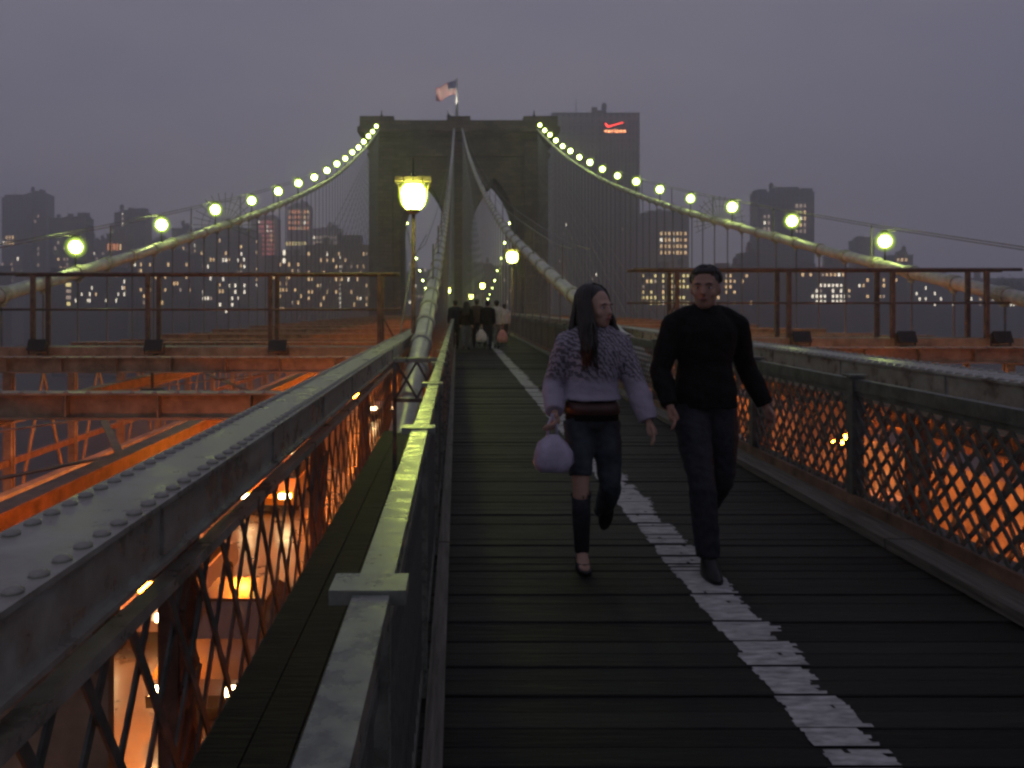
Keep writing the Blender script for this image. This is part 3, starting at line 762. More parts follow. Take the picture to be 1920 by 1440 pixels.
# ------------------------------------------------------------------ city behind the bridge
def facade(name, col, wx, wz, seed):
    """plain masonry with faint rows of unlit panes, for buildings too far to tell the panes apart"""
    m = bpy.data.materials.new(name); m.use_nodes = True; n = m.node_tree; b = n.nodes['Principled BSDF']
    t = n.nodes.new('ShaderNodeTexCoord'); sx = n.nodes.new('ShaderNodeSeparateXYZ'); ad = n.nodes.new('ShaderNodeMath'); ad.operation = 'ADD'; cx = n.nodes.new('ShaderNodeCombineXYZ')
    n.links.new(t.outputs['Object'], sx.inputs[0]); n.links.new(sx.outputs[0], ad.inputs[0]); n.links.new(sx.outputs[1], ad.inputs[1]); n.links.new(ad.outputs[0], cx.inputs[0]); n.links.new(sx.outputs[2], cx.inputs[1])
    br = n.nodes.new('ShaderNodeTexBrick'); br.offset = 0.0; n.links.new(cx.outputs[0], br.inputs['Vector']); br.inputs['Scale'].default_value = 1
    br.inputs['Brick Width'].default_value = wx; br.inputs['Row Height'].default_value = wz; br.inputs['Mortar Size'].default_value = 0.9
    br.inputs['Color1'].default_value = (0.03,0.035,0.045,1); br.inputs['Color2'].default_value = (0.05,0.05,0.06,1); br.inputs['Mortar'].default_value = (*col,1)
    n.links.new(br.outputs[0], b.inputs['Base Color']); b.inputs['Roughness'].default_value = 0.7
    return m
FAC = {'grey': facade('grey_concrete_facade',(0.11,0.115,0.12),3.2,3.4,1), 'brown': facade('brown_brick_facade',(0.12,0.085,0.065),3.0,3.2,2),
       'dark': facade('dark_facade',(0.06,0.062,0.068),3.4,3.5,3), 'pale': facade('pale_stone_facade',(0.2,0.185,0.18),3.6,3.8,4)}
WIN = {'warm': emit('warm_lit_window',(1,0.62,0.26),1.3), 'white': emit('white_lit_window',(1,0.88,0.68),2.0), 'orange': emit('orange_lit_window',(1,0.32,0.08),1.2),
       'yellow': emit('yellow_lit_window',(1,0.8,0.28),1.3), 'red': emit('red_lit_window',(1,0.16,0.12),0.8), 'dim': emit('dim_lit_window',(1,0.7,0.45),0.45)}
WME = {}
for k, m in WIN.items(): WME[k] = MB().box(-0.5,0.5,-0.1,0.0,-0.5,0.5).mesh('lit_window', m)
rb = random.Random(21)
def building(x0, x1, ytop, Z, label, mat_='grey', depth=16, steps=(), lit=(), name='office_building'):
    """x0,x1,ytop measured on the photograph, Z metres away; steps = upper blocks; lit = (x0,x1,y0,y1,count,kind,wpx,hpx) lit window fields"""
    a = pxw(x0,ytop,Z); b = pxw(x1,ytop,Z); g = -38.5
    t = thing(name, label, 'building', ((a.x+b.x)/2, Z, g))
    hw = (b.x-a.x)/2; top = a.z - g
    MB().box(-hw,hw,0,depth,0,top).build('wall', FAC[mat_], t)
    MB().box(-hw-0.3,hw+0.3,-0.3,depth+0.3,top+0.01,top+0.9).build('parapet', FAC['dark'], t)
    for (sx0, sx1, sy) in steps:
        p = pxw(sx0,sy,Z); q = pxw(sx1,sy,Z)
        MB().box(p.x-t.location.x,q.x-t.location.x,2,depth-2,top+0.9,max(top+1.5,p.z-g)).build('upper_block', FAC[mat_], t)
    for q in range(rb.randint(2,4)):
        bx = rb.uniform(-hw*0.8,hw*0.5); bw_ = rb.uniform(1.5,min(6,hw*0.5)+1.6); bh = rb.uniform(1.2,4.5)
        MB().box(bx,bx+bw_,3+q,5+q+bw_*0.4,top+0.5,top+0.9+bh).build('roof_plant', FAC['dark'], t)
    if rb.random() < 0.6:
        bx = rb.uniform(-hw*0.6,hw*0.6); tk = MB()
        for lx, ly in ((-0.9,0),(0.9,0),(0,0.9),(0,-0.9)): tk.box(bx+lx-0.12,bx+lx+0.12,2.5+ly-0.12,2.5+ly+0.12,top+0.8,top+3.4)
        tk.loft([(bx,2.5,top+3.4,1.6,1.6),(bx,2.5,top+6.4,1.5,1.5),(bx,2.5,top+7.8,0.1,0.1)],12).build('water_tank', FAC['dark'], t)
    if rb.random() < 0.35:
        bx = rb.uniform(-hw*0.5,hw*0.5); MB().tube([(bx,4,top+0.5),(bx,4,top+rb.uniform(7,13))],[0.25,0.08],6).build('mast', M['dark'], t)
    cell = set()
    for (lx0,lx1,ly0,ly1,n,kind,wp,hp) in lit:
        px = Z/F_PX; cw = wp*1.9; ch = hp*1.7
        nx = max(1,int((lx1-lx0)/cw)); nz_ = max(1,int((ly1-ly0)/ch))
        spots = [(i,j) for i in range(nx) for j in range(nz_)]; rb.shuffle(spots)
        for (i,j) in spots[:int(n*1.5)]:
            c = pxw(lx0+(i+0.5)*cw, ly0+(j+0.5)*ch, Z)
            key = (round(c.x/(wp*px*1.4)), round(c.z/(hp*px*1.4)))
            if key in cell: continue
            cell.add(key)
            kk = kind if rb.random() < 0.75 else rb.choice(['dim','warm','white'])
            link('lit_window', WME[kk], t, (c.x-t.location.x, -0.02, c.z-g), None, (wp*px*rb.uniform(0.7,1.1), 1, hp*px*rb.uniform(0.8,1.05)))
    return t
# left of the tower
building(3,44,372,640,'dark twin topped tower block at the far left','grey',14,((6,40,364),),((4,30,440,470,5,'warm',3,6),(2,40,480,560,10,'dim',3,6)))
building(44,86,366,655,'taller half of the dark pair at the far left edge','grey',14,((48,82,361),),((46,84,400,560,12,'dim',3,6),))
building(92,160,410,600,'hazy block behind the leftmost glowing lamp','dark',14,((120,158,405),),((95,155,440,560,10,'dim',3,6),(110,150,498,520,5,'warm',4,7)))
building(200,236,440,560,'low block with a bright row of orange windows','brown',14,(),((200,234,452,470,10,'orange',3,13),(202,234,480,560,6,'warm',3,6)))
building(214,272,400,620,'hazy slim tower with a bright vertical light strip','grey',14,((222,268,393),),((228,232,395,432,5,'white',2,6),(238,270,470,565,8,'dim',3,6)))
building(96,240,505,430,'long dark low building left of the first gantry post','dark',14,(),((120,132,528,578,8,'yellow',9,7),(140,236,510,575,12,'white',2,7)))
building(240,365,478,470,'wide dark building below the left cable','dark',14,((300,345,470),),((250,360,490,580,16,'warm',3,7),))
building(322,352,430,640,'narrow hazy block between two left lamps','grey',14,(),((324,350,440,500,4,'dim',3,6),))
building(366,470,430,520,'tall dark apartment slab behind the left suspenders','grey',14,((380,440,424),),((370,466,470,590,16,'white',3,7),(375,466,445,560,10,'warm',3,7)),'apartment_building')
building(470,520,412,700,'hazy tower dotted with reddish windows','brown',14,((480,516,404),),((484,516,412,482,44,'red',2,5),))
building(538,582,388,720,'hazy tower with a crown of orange windows','grey',14,((545,578,382),),((540,580,392,436,24,'orange',3,6),(535,580,450,462,8,'yellow',3,8)))
building(500,572,482,480,'dark mid height block right of the second gantry post','brown',14,(),((505,570,490,590,16,'warm',3,7),(528,535,466,500,3,'white',5,9)),'apartment_building')
building(572,692,462,450,'broad brown apartment block beside the tower','brown',14,((634,676,440),(590,610,455)),((576,690,470,585,26,'warm',3,7),(636,640,470,585,9,'white',2,5)),'apartment_building')
building(690,760,470,520,'brown block showing behind the left arch','brown',14,(),((760,800,490,585,6,'dim',3,6),),'apartment_building')
building(760,850,512,640,'low dark block seen through the left arch','dark',14)
building(870,980,500,640,'low dark block seen through the right arch','brown',14,(),((880,975,520,580,8,'dim',3,6),))
building(158,204,452,680,'pale hazy block between the two leftmost glowing lamps','grey',14,(),((162,200,460,560,12,'dim',3,6),))
building(270,326,452,690,'pale hazy block behind the second glowing lamp','brown',14,(),((274,322,460,560,12,'warm',3,6),))
building(350,384,446,700,'narrow pale block under the left climbing guard','grey',14,(),((352,382,455,560,8,'dim',3,6),))
building(440,486,440,690,'pale hazy block just left of the reddish tower','brown',14,(),((444,484,448,560,14,'warm',3,6),))
building(582,640,430,720,'pale hazy block right of the orange crowned tower','grey',14,(),((586,636,440,470,10,'dim',3,6),))
# tall ribbed telephone slab at the right
Z = 480
vb = building(1036,1199,214,Z,'huge ribbed slab tower fading into fog with a glowing red sign','pale',30,(),((1040,1195,400,560,10,'dim',2,5),),'office_tower')
g = -38.5; a = pxw(1036,214,Z)
vt = a.z-g; hw = 163/2*Z/F_PX
M['fin'] = mat('pale_stone_fin',(0.21,0.19,0.185),0.7,0,0.15,0.2)
M['slot'] = mat('dark_window_slot',(0.05,0.048,0.05),0.4)
fin = MB().box(-0.55,0.55,-1.2,0,0,vt-4).mesh('fin', M['fin'])
slot = MB().box(-0.45,0.45,-0.06,0,2,vt-22).mesh('window_slot', M['slot'])
nf = 24
for k in range(nf):
    link('fin', fin, vb, (-hw+0.6+(2*hw-1.2)*k/(nf-1), -0.02, 0))
    if k < nf-1: link('window_slot', slot, vb, (-hw+0.6+(2*hw-1.2)*(k+0.5)/(nf-1), -0.03, 0))
# the sign on it: word with a check mark
sg = link('sign_panel', MB().box(-9,9,-0.25,0,-4.5,5).mesh('sign_panel', M['slot']), vb, (pxw(1150,240,Z).x-vb.location.x, -1.35, pxw(1150,242,Z).z-g), None, (0.8,0.8,0.8))
M['signred'] = emit('red_sign_tube',(1,0.04,0.02),9.0); M['signwht'] = emit('warm_sign_letter',(1,0.34,0.13),8.0)
word = 'verizon'; xx = -7.0
for ch in word:
    cu = bpy.data.curves.new('letter','FONT'); cu.body = ch; cu.size = 4.0; cu.extrude = 0.12
    tmp = bpy.data.objects.new('letter', cu); COL.objects.link(tmp)
    me = bpy.data.meshes.new_from_object(tmp.evaluated_get(bpy.context.evaluated_depsgraph_get())); bpy.data.objects.remove(tmp)
    me.materials.clear(); me.materials.append(M['signwht'])
    wdt = max(v.co.x for v in me.vertices)
    o = link('letter', me, sg, (xx, -0.45, -3.0), (R(90),0,0)); xx += wdt + 0.75
MB().hexa([(-6.6,-0.5,3.6),(-5.9,-0.5,3.9),(-4.4,-0.5,1.6),(-4.7,-0.5,0.9)],[(-6.6,-0.35,3.6),(-5.9,-0.35,3.9),(-4.4,-0.35,1.6),(-4.7,-0.35,0.9)]).hexa([(-4.7,-0.5,0.9),(-4.4,-0.5,1.6),(6.9,-0.5,4.7),(6.9,-0.5,4.4)],[(-4.7,-0.35,0.9),(-4.4,-0.35,1.6),(6.9,-0.35,4.7),(6.9,-0.35,4.4)]).build('check_mark', M['signred'], sg)
# right of it
building(1202,1292,402,560,'block with scattered lit windows right of the ribbed slab','grey',14,((1215,1285,394),),((1236,1290,432,486,24,'warm',4,7),(1205,1290,500,520,10,'yellow',4,7)),'apartment_building')
building(1200,1300,508,430,'low dark block with rows of yellow windows behind the woman','brown',14,(),((1202,1296,512,580,30,'yellow',4,6),),'apartment_building')
building(1420,1527,362,540,'tall grey tower block behind the right cable lamps','grey',14,((1422,1440,354),(1455,1490,350),(1505,1526,352)),((1430,1450,400,450,8,'dim',4,7),(1490,1520,380,450,14,'dim',4,7),(1440,1448,430,450,3,'warm',3,6)),'apartment_building')
building(1396,1424,476,470,'small dark block standing left of the tall grey tower','dark',14)
building(1300,1420,506,450,'low dark row of housing behind the man','dark',14,((1330,1345,500),),((1305,1415,512,575,18,'warm',4,6),),'apartment_building')
building(1420,1700,503,460,'long dark housing slab with rows of white windows','dark',14,((1560,1590,478),(1690,1698,495)),((1425,1600,510,520,6,'warm',4,6),(1520,1600,530,572,18,'white',4,6),(1600,1700,520,575,8,'warm',4,6)),'apartment_building')
building(1608,1640,452,600,'dark peaked block right of the tall grey tower','dark',14,((1614,1636,444),))
building(1676,1712,480,560,'small block near the rightmost lamp','brown',14,(),((1680,1706,482,500,5,'warm',4,6),))
building(1700,1930,524,520,'low dark building along the far right shore','dark',14,(),((1710,1920,535,578,16,'white',3,6),))
building(1060,1204,520,600,'low dark base block in front of the ribbed slab','dark',14,(),((1070,1200,526,580,12,'warm',4,6),))
building(-160,0,500,520,'low dark block past the left edge','dark',14)
# shore trees at the right edge
M['leaf'] = mat('dark_foliage',(0.03,0.045,0.025),0.8,0,0.3,0.8)
def tree(c, r, label):
    t = thing('shore_tree', label, 'tree', c)
    MB().tube([(0,0,0),(0.3,0,9),(0,0,26)],[0.8,0.6,0.2],8).build('trunk', M['dark'], t)
    for k in range(5):
        a = k*1.3; MB().tube([(0.2,0,14+k*2),(math.cos(a)*r*0.6,math.sin(a)*r*0.6,20+k*2)],[0.3,0.08],5).build('limb', M['dark'], t)
    mb = MB(); rr = random.Random(label)
    for k in range(1500):
        u = rr.uniform(-1,1); a = rr.uniform(0,6.283); q = rr.uniform(0.45,1.0)*(0.75+0.35*math.sin(a*3+u*4)); s_ = math.sqrt(1-u*u)
        p = Vector((math.cos(a)*s_*r*q, math.sin(a)*s_*r*q, 25+u*r*0.8*q)); d = Vector((rr.gauss(0,1),rr.gauss(0,1),rr.gauss(0,1))).normalized(); e = d.orthogonal().normalized()*0.55; f = d.cross(e)
        mb.add([p-e,p+f*0.6,p+e,p-f*0.6], [(0,1,2,3)])
    mb.build('crown', M['leaf'], t)
for k, (px_, py_) in enumerate(((1885,512),(1915,520),(1855,526))):
    p = pxw(px_, py_, 440); tree((p.x, 440, p.z-33), 8.5 - k, ['tallest','rightmost','leftmost'][k] + ' dark tree on the shore at the right edge')

# ------------------------------------------------------------------ cars on the roadways
def car_meshes(paint):
    W = 0.88
    prof_ = [(-2.25,0.38),(-2.3,0.62),(-2.15,0.82),(-1.55,0.93),(-0.85,1.0),(1.15,1.02),(1.75,1.0),(2.2,0.92),(2.3,0.6),(2.25,0.36)]
    mb = MB(); n = len(prof_)
    vs = []
    for sx in (-1,1):
        for (y,z) in prof_: vs.append((sx*W*(1 if z < 0.9 else 0.95), y, z))
    fs = [tuple(reversed(range(n))), tuple(range(n,2*n))] + [(i,(i+1)%n,n+(i+1)%n,n+i) for i in range(n)]
    mb.add(vs, fs)
    body = mb.mesh('body', paint)
    gb = MB()
    low = [(-0.8,-0.95,0.99),(0.8,-0.95,0.99),(0.8,1.6,1.0),(-0.8,1.6,1.0)]; hi = [(-0.62,-0.2,1.42),(0.62,-0.2,1.42),(0.62,0.95,1.43),(-0.62,0.95,1.43)]
    gb.hexa(low, hi); glass = gb.mesh('cabin_glass', M['glass'])
    roof = MB().box(-0.63,0.63,-0.22,0.97,1.425,1.46).mesh('roof', paint)
    wh = MB().tube([(-0.1,0,0),(0.1,0,0)],0.32,14).mesh('wheel', M['tyre'])
    rim = MB().tube([(-0.11,0,0),(0.11,0,0)],0.19,10).mesh('rim', M['rim'])
    hl = MB().box(-0.19,0.19,-0.04,0.04,-0.07,0.07).mesh('headlight', M['head']); tl = MB().box(-0.19,0.19,-0.03,0.03,-0.07,0.07).mesh('taillight', M['tail'])
    return body, glass, roof, wh, rim, hl, tl
CARM = {k: car_meshes(M['car_'+k]) for k in ('white','yellow','black','silver','red','blue')}
def car(x, y, col, label, facing):
    b, g_, r, wh, rim, hl, tl = CARM[col]
    t = thing('car', label, 'car', (x, y, -5.5+zd(y)), group='cars on the roadways', rz=0 if facing < 0 else math.pi)
    link('body', b, t); link('cabin_glass', g_, t); link('roof', r, t)
    for sx in (-0.8,0.8):
        for yy in (-1.4,1.4): o = link('wheel', wh, t, (sx,yy,0.32)); link('rim', rim, o)
    for sx in (-0.62,0.62):
        link('headlight', hl, t, (sx,-2.27,0.68)); link('taillight', tl, t, (sx,2.285,0.74))
for x, y, c in ((-4.3,15.5,'black'),(-6.6,18.6,'silver'),(-9.3,13.0,'white'),(-6.4,29,'yellow'),(-9.2,27,'blue'),(-9.4,44,'black'),(-4.6,52,'silver')):
    car(x, y, c, '%s %s car with lit headlamps on the left roadway' % ('near' if y < 20 else ('middle distance' if y < 40 else 'distant'), c), -1)
for x, y, c in ((6.6,11,'red'),(9.0,17.5,'yellow'),(12.6,15,'black'),(12.4,24,'white'),(7.6,30,'silver'),(9.6,42,'blue')):
    car(x, y, c, '%s car with red tail lights on the right roadway' % c, 1)
# ------------------------------------------------------------------ people
def remesh(mb, voxel, mats, iters=4):
    me = mb.mesh('tmp', mats); o = bpy.data.objects.new('tmp', me); COL.objects.link(o)
    m = o.modifiers.new('r','REMESH'); m.mode = 'VOXEL'; m.voxel_size = voxel
    if iters: sm = o.modifiers.new('s','SMOOTH'); sm.factor = 0.5; sm.iterations = iters
    dg = bpy.context.evaluated_depsgraph_get()
    res = bpy.data.meshes.new_from_object(o.evaluated_get(dg)); bpy.data.objects.remove(o)
    res.polygons.foreach_set('use_smooth', [True]*len(res.polygons))
    if not res.materials:
        for m in (mats if isinstance(mats,(list,tuple)) else [mats]): res.materials.append(m)
    return res
from mathutils import noise as mnoise
def folds(me, amp, sc=(9,9,22), seed=0.0):
    cs = []
    for v in me.vertices:
        c = v.co; q = Vector((c.x*sc[0]+seed, c.y*sc[1], (c.z+0.35*c.x)*sc[2]))
        f = mnoise.noise(q)*0.7 + mnoise.noise(q*2.1)*0.3
        cs.append(v.co + v.normal*(f*amp))
    for v, c in zip(me.vertices, cs): v.co = c
    me.update(); return me
def xf(mb, mtx, start=0):
    for i in range(start, len(mb.v)): mb.v[i] = tuple(mtx @ Vector(mb.v[i]))
def lerp(a, b, t): return Vector(a)*(1-t)+Vector(b)*t
SK = mat('skin_tone',(0.36,0.20,0.14),0.5,0,0.08,12)
SK2 = mat('pale_skin_tone',(0.44,0.27,0.20),0.5,0,0.08,12)
LIP = mat('lips',(0.28,0.09,0.08),0.4); EYEW = mat('eye_white',(0.6,0.58,0.55),0.3); EYED = mat('eye_iris',(0.03,0.02,0.015),0.2)
HAIRD = mat('dark_brown_hair',(0.014,0.010,0.009),0.40,0,0.6,40,0.3,stretch=(6,6,0.6)); HAIRB = mat('brown_hair',(0.05,0.028,0.018),0.5,0,0.5,40,0.3)
def limb(mb, a, b, c, rs, n=12):
    """two segment limb with five radii"""
    a, b, c = Vector(a), Vector(b), Vector(c)
    mb.tube([a, lerp(a,b,0.45), lerp(a,b,0.93), lerp(b,c,0.07), lerp(b,c,0.35), c], [rs[0], rs[1], rs[2], rs[2], rs[3], rs[4]], n)
def foot(mb, ank, ang, pitch, k=1.0, top=0.0):
    """foot with heel behind and toes in front of the ankle (-y), pitch lifts the heel"""
    s = len(mb.v)
    mb.loft([(0,0.02,-0.075,0.03,0.05),(0,-0.045,-0.07,0.043,0.115),(0,-0.05,-0.045,0.043,0.12),(0,-0.02,-0.01,0.038,0.085),(0,0,0.03,0.036,0.045),(0,0,0.07,0.036,0.04)], 14)
    for i in range(s, len(mb.v)):
        x, y, z = mb.v[i]
        if y < -0.07: z = min(z, -0.035 + (y+0.07)*0.12 + top)
        mb.v[i] = (x*k, y*k, z*k)
    xf(mb, Matrix.Translation(Vector(ank)) @ Matrix.Rotation(ang,4,'Z') @ Matrix.Rotation(pitch,4,'X'), s)
def hand(mb, wr, d, out, curl=0.4, k=1.0):
    """palm and five fingers; d = pointing direction, out = direction of the palm's thumb side"""
    wr = Vector(wr); d = Vector(d).normalized(); o = Vector(out); o = (o - d*o.dot(d)).normalized(); nrm = d.cross(o)
    mb.tube([wr-d*0.02, wr+d*0.02*k, wr+d*0.05*k, wr+d*0.09*k], [0.021*k,0.026*k,0.034*k,0.032*k], 10, 0, 0.6)
    for i, ln in enumerate((0.062,0.074,0.07,0.055)):
        b = wr + d*0.082*k + o*(0.024-0.016*i)*k
        p1 = b + d*ln*0.45*k + nrm*ln*0.2*curl*k; p2 = p1 + d*ln*0.32*k + nrm*ln*0.5*curl*k; p3 = p2 + d*ln*0.15*k + nrm*ln*0.6*curl*k
        mb.tube([b-d*0.015,b,p1,p2,p3],[0.0095*k,0.0095*k,0.009*k,0.0085*k,0.006*k],8)
    b = wr + d*0.035*k + o*0.028*k; p1 = b + d*0.03*k + o*0.022*k; p2 = p1 + d*0.03*k + o*0.006*k + nrm*0.01*k
    mb.tube([b-o*0.02,b,p1,p2],[0.012*k,0.012*k,0.0105*k,0.007*k],8)
def head(mb, c, yaw, k=1.0):
    s = len(mb.v)
    mb.ball((0,0.012,0.028),0.075,0.095,0.088,16,10)
    mb.loft([(0,-0.055,-0.118,0.018,0.016),(0,-0.045,-0.108,0.036,0.040),(0,-0.028,-0.085,0.052,0.060),(0,-0.018,-0.05,0.060,0.074),(0,-0.012,-0.01,0.066,0.082),(0,-0.008,0.03,0.066,0.084)],16)
    mb.tube([(0,-0.088,0.012),(0,-0.100,-0.012),(0,-0.112,-0.036),(0,-0.096,-0.044)],[0.009,0.011,0.015,0.010],8)
    mb.ball((0,-0.088,-0.068),0.022,0.012,0.009,10,6)
    mb.tube([(-0.045,-0.078,0.018),(0,-0.088,0.022),(0.045,-0.078,0.018)],[0.010,0.011,0.010],8)
    for sx in (-1,1): mb.ball((sx*0.075,0.008,-0.012),0.010,0.020,0.032,8,6); mb.ball((sx*0.042,-0.062,-0.035),0.022,0.02,0.024,8,6)
    m = Matrix.Translation(Vector(c)) @ Matrix.Rotation(yaw,4,'Z') @ Matrix.Scale(k,4); xf(mb, m, s); return m
def person(label, loc, rz, H, J, C, voxel=0.009, group=None):
    p = thing('person', label, 'person', loc, group, rz)
    k = H/1.75; V = lambda t: Vector(t)*k
    J = {a: V(b) for a, b in J.items() if a != 'yaw'} | {'yaw': J['yaw']}
    pw = C.get('build',1.0)*k
    px, py, pz = J['pelvis']; cx, cy_, cz = J['chest']
    # torso rings from crotch to shoulder line
    def torso(mb, e, z0=None, z1=None, hem=0.0):
        rows = [(-0.09,0.10,0.085),(-0.03,0.165,0.115),(0.05,0.168,0.118),(0.14,0.145,0.105),(0.22,0.135,0.10),(0.32,0.155,0.112),(0.41,0.165,0.112),(0.46,0.140,0.098),(0.50,0.105,0.08),(0.535,0.075,0.066),(0.565,0.06,0.056)]
        rings = []
        for dz, rx, ry in rows:
            z = pz + dz*k
            if z0 is not None and z < z0: continue
            if z1 is not None and z > z1: continue
            t = max(0,min(1,(dz)/0.5)); x = px+(cx-px)*t; y = py+(cy_-py)*t
            rings.append((x,y,z,rx*pw+e,ry*pw+e))
        if hem and rings:
            r = rings[0]; rings.insert(0,(r[0],r[1],z0-0.005,r[3]+hem,r[4]+hem))
        mb.loft(rings,20)
    body = MB(); torso(body, 0.0)
    nb = Vector((cx,cy_,pz+0.55*k)); body.tube([nb-Vector((0,0,0.05*k)), lerp(nb,J['head'],0.5), J['head']+Vector((0,0.01,-0.03))],[0.062*k,0.055*k,0.055*k],12)
    hm = head(body, J['head'], J['yaw'], k*1.05)
    for s in 'LR':
        limb(body, J['hip'+s], J['knee'+s], J['ank'+s], [r*pw for r in (0.088,0.082,0.056,0.056,0.037)]); foot(body, J['ank'+s], J.get('fa'+s,Vector((0,0,0))).x/k, J.get('fp'+s,Vector((0,0,0))).x/k, k*0.97)
        limb(body, J['sho'+s], J['elb'+s], J['wri'+s], [r*pw for r in (0.054,0.047,0.037,0.037,0.025)])
        d = (J['wri'+s]-J['elb'+s]); hand(body, J['wri'+s], d, (0.05,-1,0.1), C.get('curl'+s,0.4), k)
    for s in 'LR': body.tube([nb+Vector((0,0.01,-0.03*k)), lerp(nb,J['sho'+s],0.55), J['sho'+s]],[0.052*pw,0.050*pw,0.052*pw],12)
    me = remesh(body, voxel, [C['skin']], 3); link('body', me, p)
    # face details
    for sx in (-1,1):
        e = MB().ball((sx*0.031,-0.079,-0.002),0.0125,0.007,0.0068,10,6); xf(e, hm); eo = e.build('eye', EYEW, p, True)
        e = MB().ball((sx*0.031,-0.0855,-0.002),0.0055,0.003,0.0055,8,6); xf(e, hm); e.build('iris', EYED, eo, True)
        e = MB().tube([(sx*0.014,-0.096,0.018),(sx*0.032,-0.096,0.023),(sx*0.05,-0.084,0.016)],[0.003,0.004,0.002],6); xf(e, hm); e.build('eyebrow', C['hair'], p)
    e = MB().tube([(-0.024,-0.094,-0.068),(-0.008,-0.102,-0.065),(0.008,-0.102,-0.065),(0.024,-0.094,-0.068)],[0.002,0.006,0.006,0.002],8); xf(e, hm); e.build('mouth', LIP, p, True)
    # upper garment
    g = MB(); e = C.get('loose',0.014); torso(g, e, C['hem']*k, None, C.get('flare',0.0))
    for s in 'LR':
        sl = C.get('sleeve',1.0); w_ = lerp(J['elb'+s],J['wri'+s],min(1,sl*0.98)) if sl > 0.5 else None
        g.tube([nb+Vector((0,0.01,-0.03*k)), lerp(nb,J['sho'+s],0.55)+Vector((0,0,0.0)), J['sho'+s]],[0.058*pw+e*0.5,0.056*pw+e*0.8,0.056*pw+e],12)
        g.ball(J['sho'+s], 0.058*pw+e, 0.056*pw+e, 0.058*pw+e)
        if w_ is not None: limb(g, J['sho'+s], J['elb'+s], w_, [0.058*pw+e,0.052*pw+e,0.042*pw+e,0.042*pw+e*1.2,0.032*pw+e*0.9])
        else: g.tube([J['sho'+s], lerp(J['sho'+s],J['elb'+s],0.7)],[0.058*pw+e,0.056*pw+e],12)
    link(C.get('top_name','sweater'), folds(remesh(g, voxel, [C['top']], 3), C.get('fold',0.010), (8,8,16), 3.1), p)
    # trousers
    g = MB(); torso(g, 0.010, None, (C.get('waist',1.03))*k)
    for s in 'LR':
        a = J['ank'+s]+Vector((0,0,0.02*k)); kn = J['knee'+s]
        if s in C.get('torn',''):
            g.tube([J['hip'+s], lerp(J['hip'+s],kn,0.45), lerp(J['hip'+s],kn,0.80)],[r*pw+0.012 for r in (0.092,0.086,0.066)],12)
            low = MB(); low.tube([lerp(kn,a,0.10),lerp(kn,a,0.35),a],[0.064*pw,0.064*pw,0.05*pw],12)
            rr = random.Random(4)
            for q in range(22):
                an = rr.uniform(0,6.28); b = lerp(kn,a,0.10)+Vector((math.cos(an),math.sin(an),0))*0.063*pw; low.tube([b,b+Vector((rr.uniform(-.012,.012),rr.uniform(-.012,.012),rr.uniform(0.01,0.04)))],[0.003,0.0015],4)
            low.build('torn_trouser_leg', C['lower'], p, True)
        else:
            limb(g, J['hip'+s], kn, a, [r*pw+0.013 for r in (0.090,0.085,0.062,0.062,0.052)])
    link('trousers', folds(remesh(g, voxel, [C['trousers']], 3), 0.010, (7,7,20), 8.7), p)
    if 'under' in C:
        g = MB().loft([(px,py,pz-0.03*k,0.172*pw+0.012,0.122*pw+0.012),(px,py,pz+0.14*k,0.146*pw+0.012,0.106*pw+0.012),(px,py,pz+0.24*k,0.137*pw+0.012,0.102*pw+0.012)],24); g.build('undershirt', C['under'], p, True)
    if 'belt' in C:
        g = MB(); torso(g, 0.020, (C['hem']-0.13)*k, (C['hem']-0.02)*k); 
        zc = pz+0.045*k
        g = MB().loft([(px,py,zc-0.035,0.172*pw+0.018,0.122*pw+0.018),(px,py,zc+0.035,0.166*pw+0.018,0.118*pw+0.018)],24); g.build('belt', C['belt'], p, True)
    # shoes
    for s in 'LR':
        g = MB(); foot(g, J['ank'+s]+Vector((0,0,-0.004)), J.get('fa'+s,Vector((0,0,0))).x/k, J.get('fp'+s,Vector((0,0,0))).x/k, k*(1.10 if C.get('low_shoe') else 1.16), 0.0 if C.get('low_shoe') else 0.024)
        me = remesh(g, voxel, [C['shoe']], 2)
        if C.get('low_shoe'):
            bmx = bmesh.new(); bmx.from_mesh(me); zc = J['ank'+s].z - 0.028*k
            if J.get('fp'+s,Vector((0,0,0))).x == 0: bmesh.ops.delete(bmx, geom=[v for v in bmx.verts if v.co.z > zc], context='VERTS')
            bmx.to_mesh(me); bmx.free()
        link('shoe', me, p)
    # hair
    hb = MB(); rr = random.Random(label)
    if C.get('long_hair'):
        hb.ball((0,0.040,0.054),0.090,0.096,0.086,18,12); hb.ball((0,0.06,-0.06),0.10,0.075,0.15,14,8)
        for q in range(300):
            an = rr.uniform(-0.68*math.pi,0.68*math.pi); r0 = rr.uniform(0.86,1.06)
            x = 0.088*math.sin(an)*r0; y = 0.02+0.088*math.cos(an)*r0
            if math.cos(an) < -0.15: x = math.copysign(max(abs(x),0.07),x)
            top = Vector((x*0.75,y*0.7,0.10-0.03*rr.random())); ln = rr.uniform(0.30,0.43)
            wv = rr.uniform(0,6.28); am = 0.012
            ca, sa = math.cos(an), math.sin(an); k0 = rr.uniform(0.98,1.05); pts = []
            for ev in (82,58,34,10):
                ce, se = math.cos(R(ev)), math.sin(R(ev)); pts.append(Vector((0.094*k0*ce*sa, 0.034+0.102*k0*ce*ca, 0.052+0.090*k0*se)))
            x, y = pts[-1].x, pts[-1].y
            for j in range(1,6):
                t = j/5; pts.append(Vector((x*(1.0+rr.uniform(0.25,0.75)*t)+am*math.sin(wv+t*7)*t, y*(1+0.05*t)+(-0.10*t if ca < 0.45 else 0.03*t)+am*math.cos(wv+t*6)*t, 0.05-ln*t)))
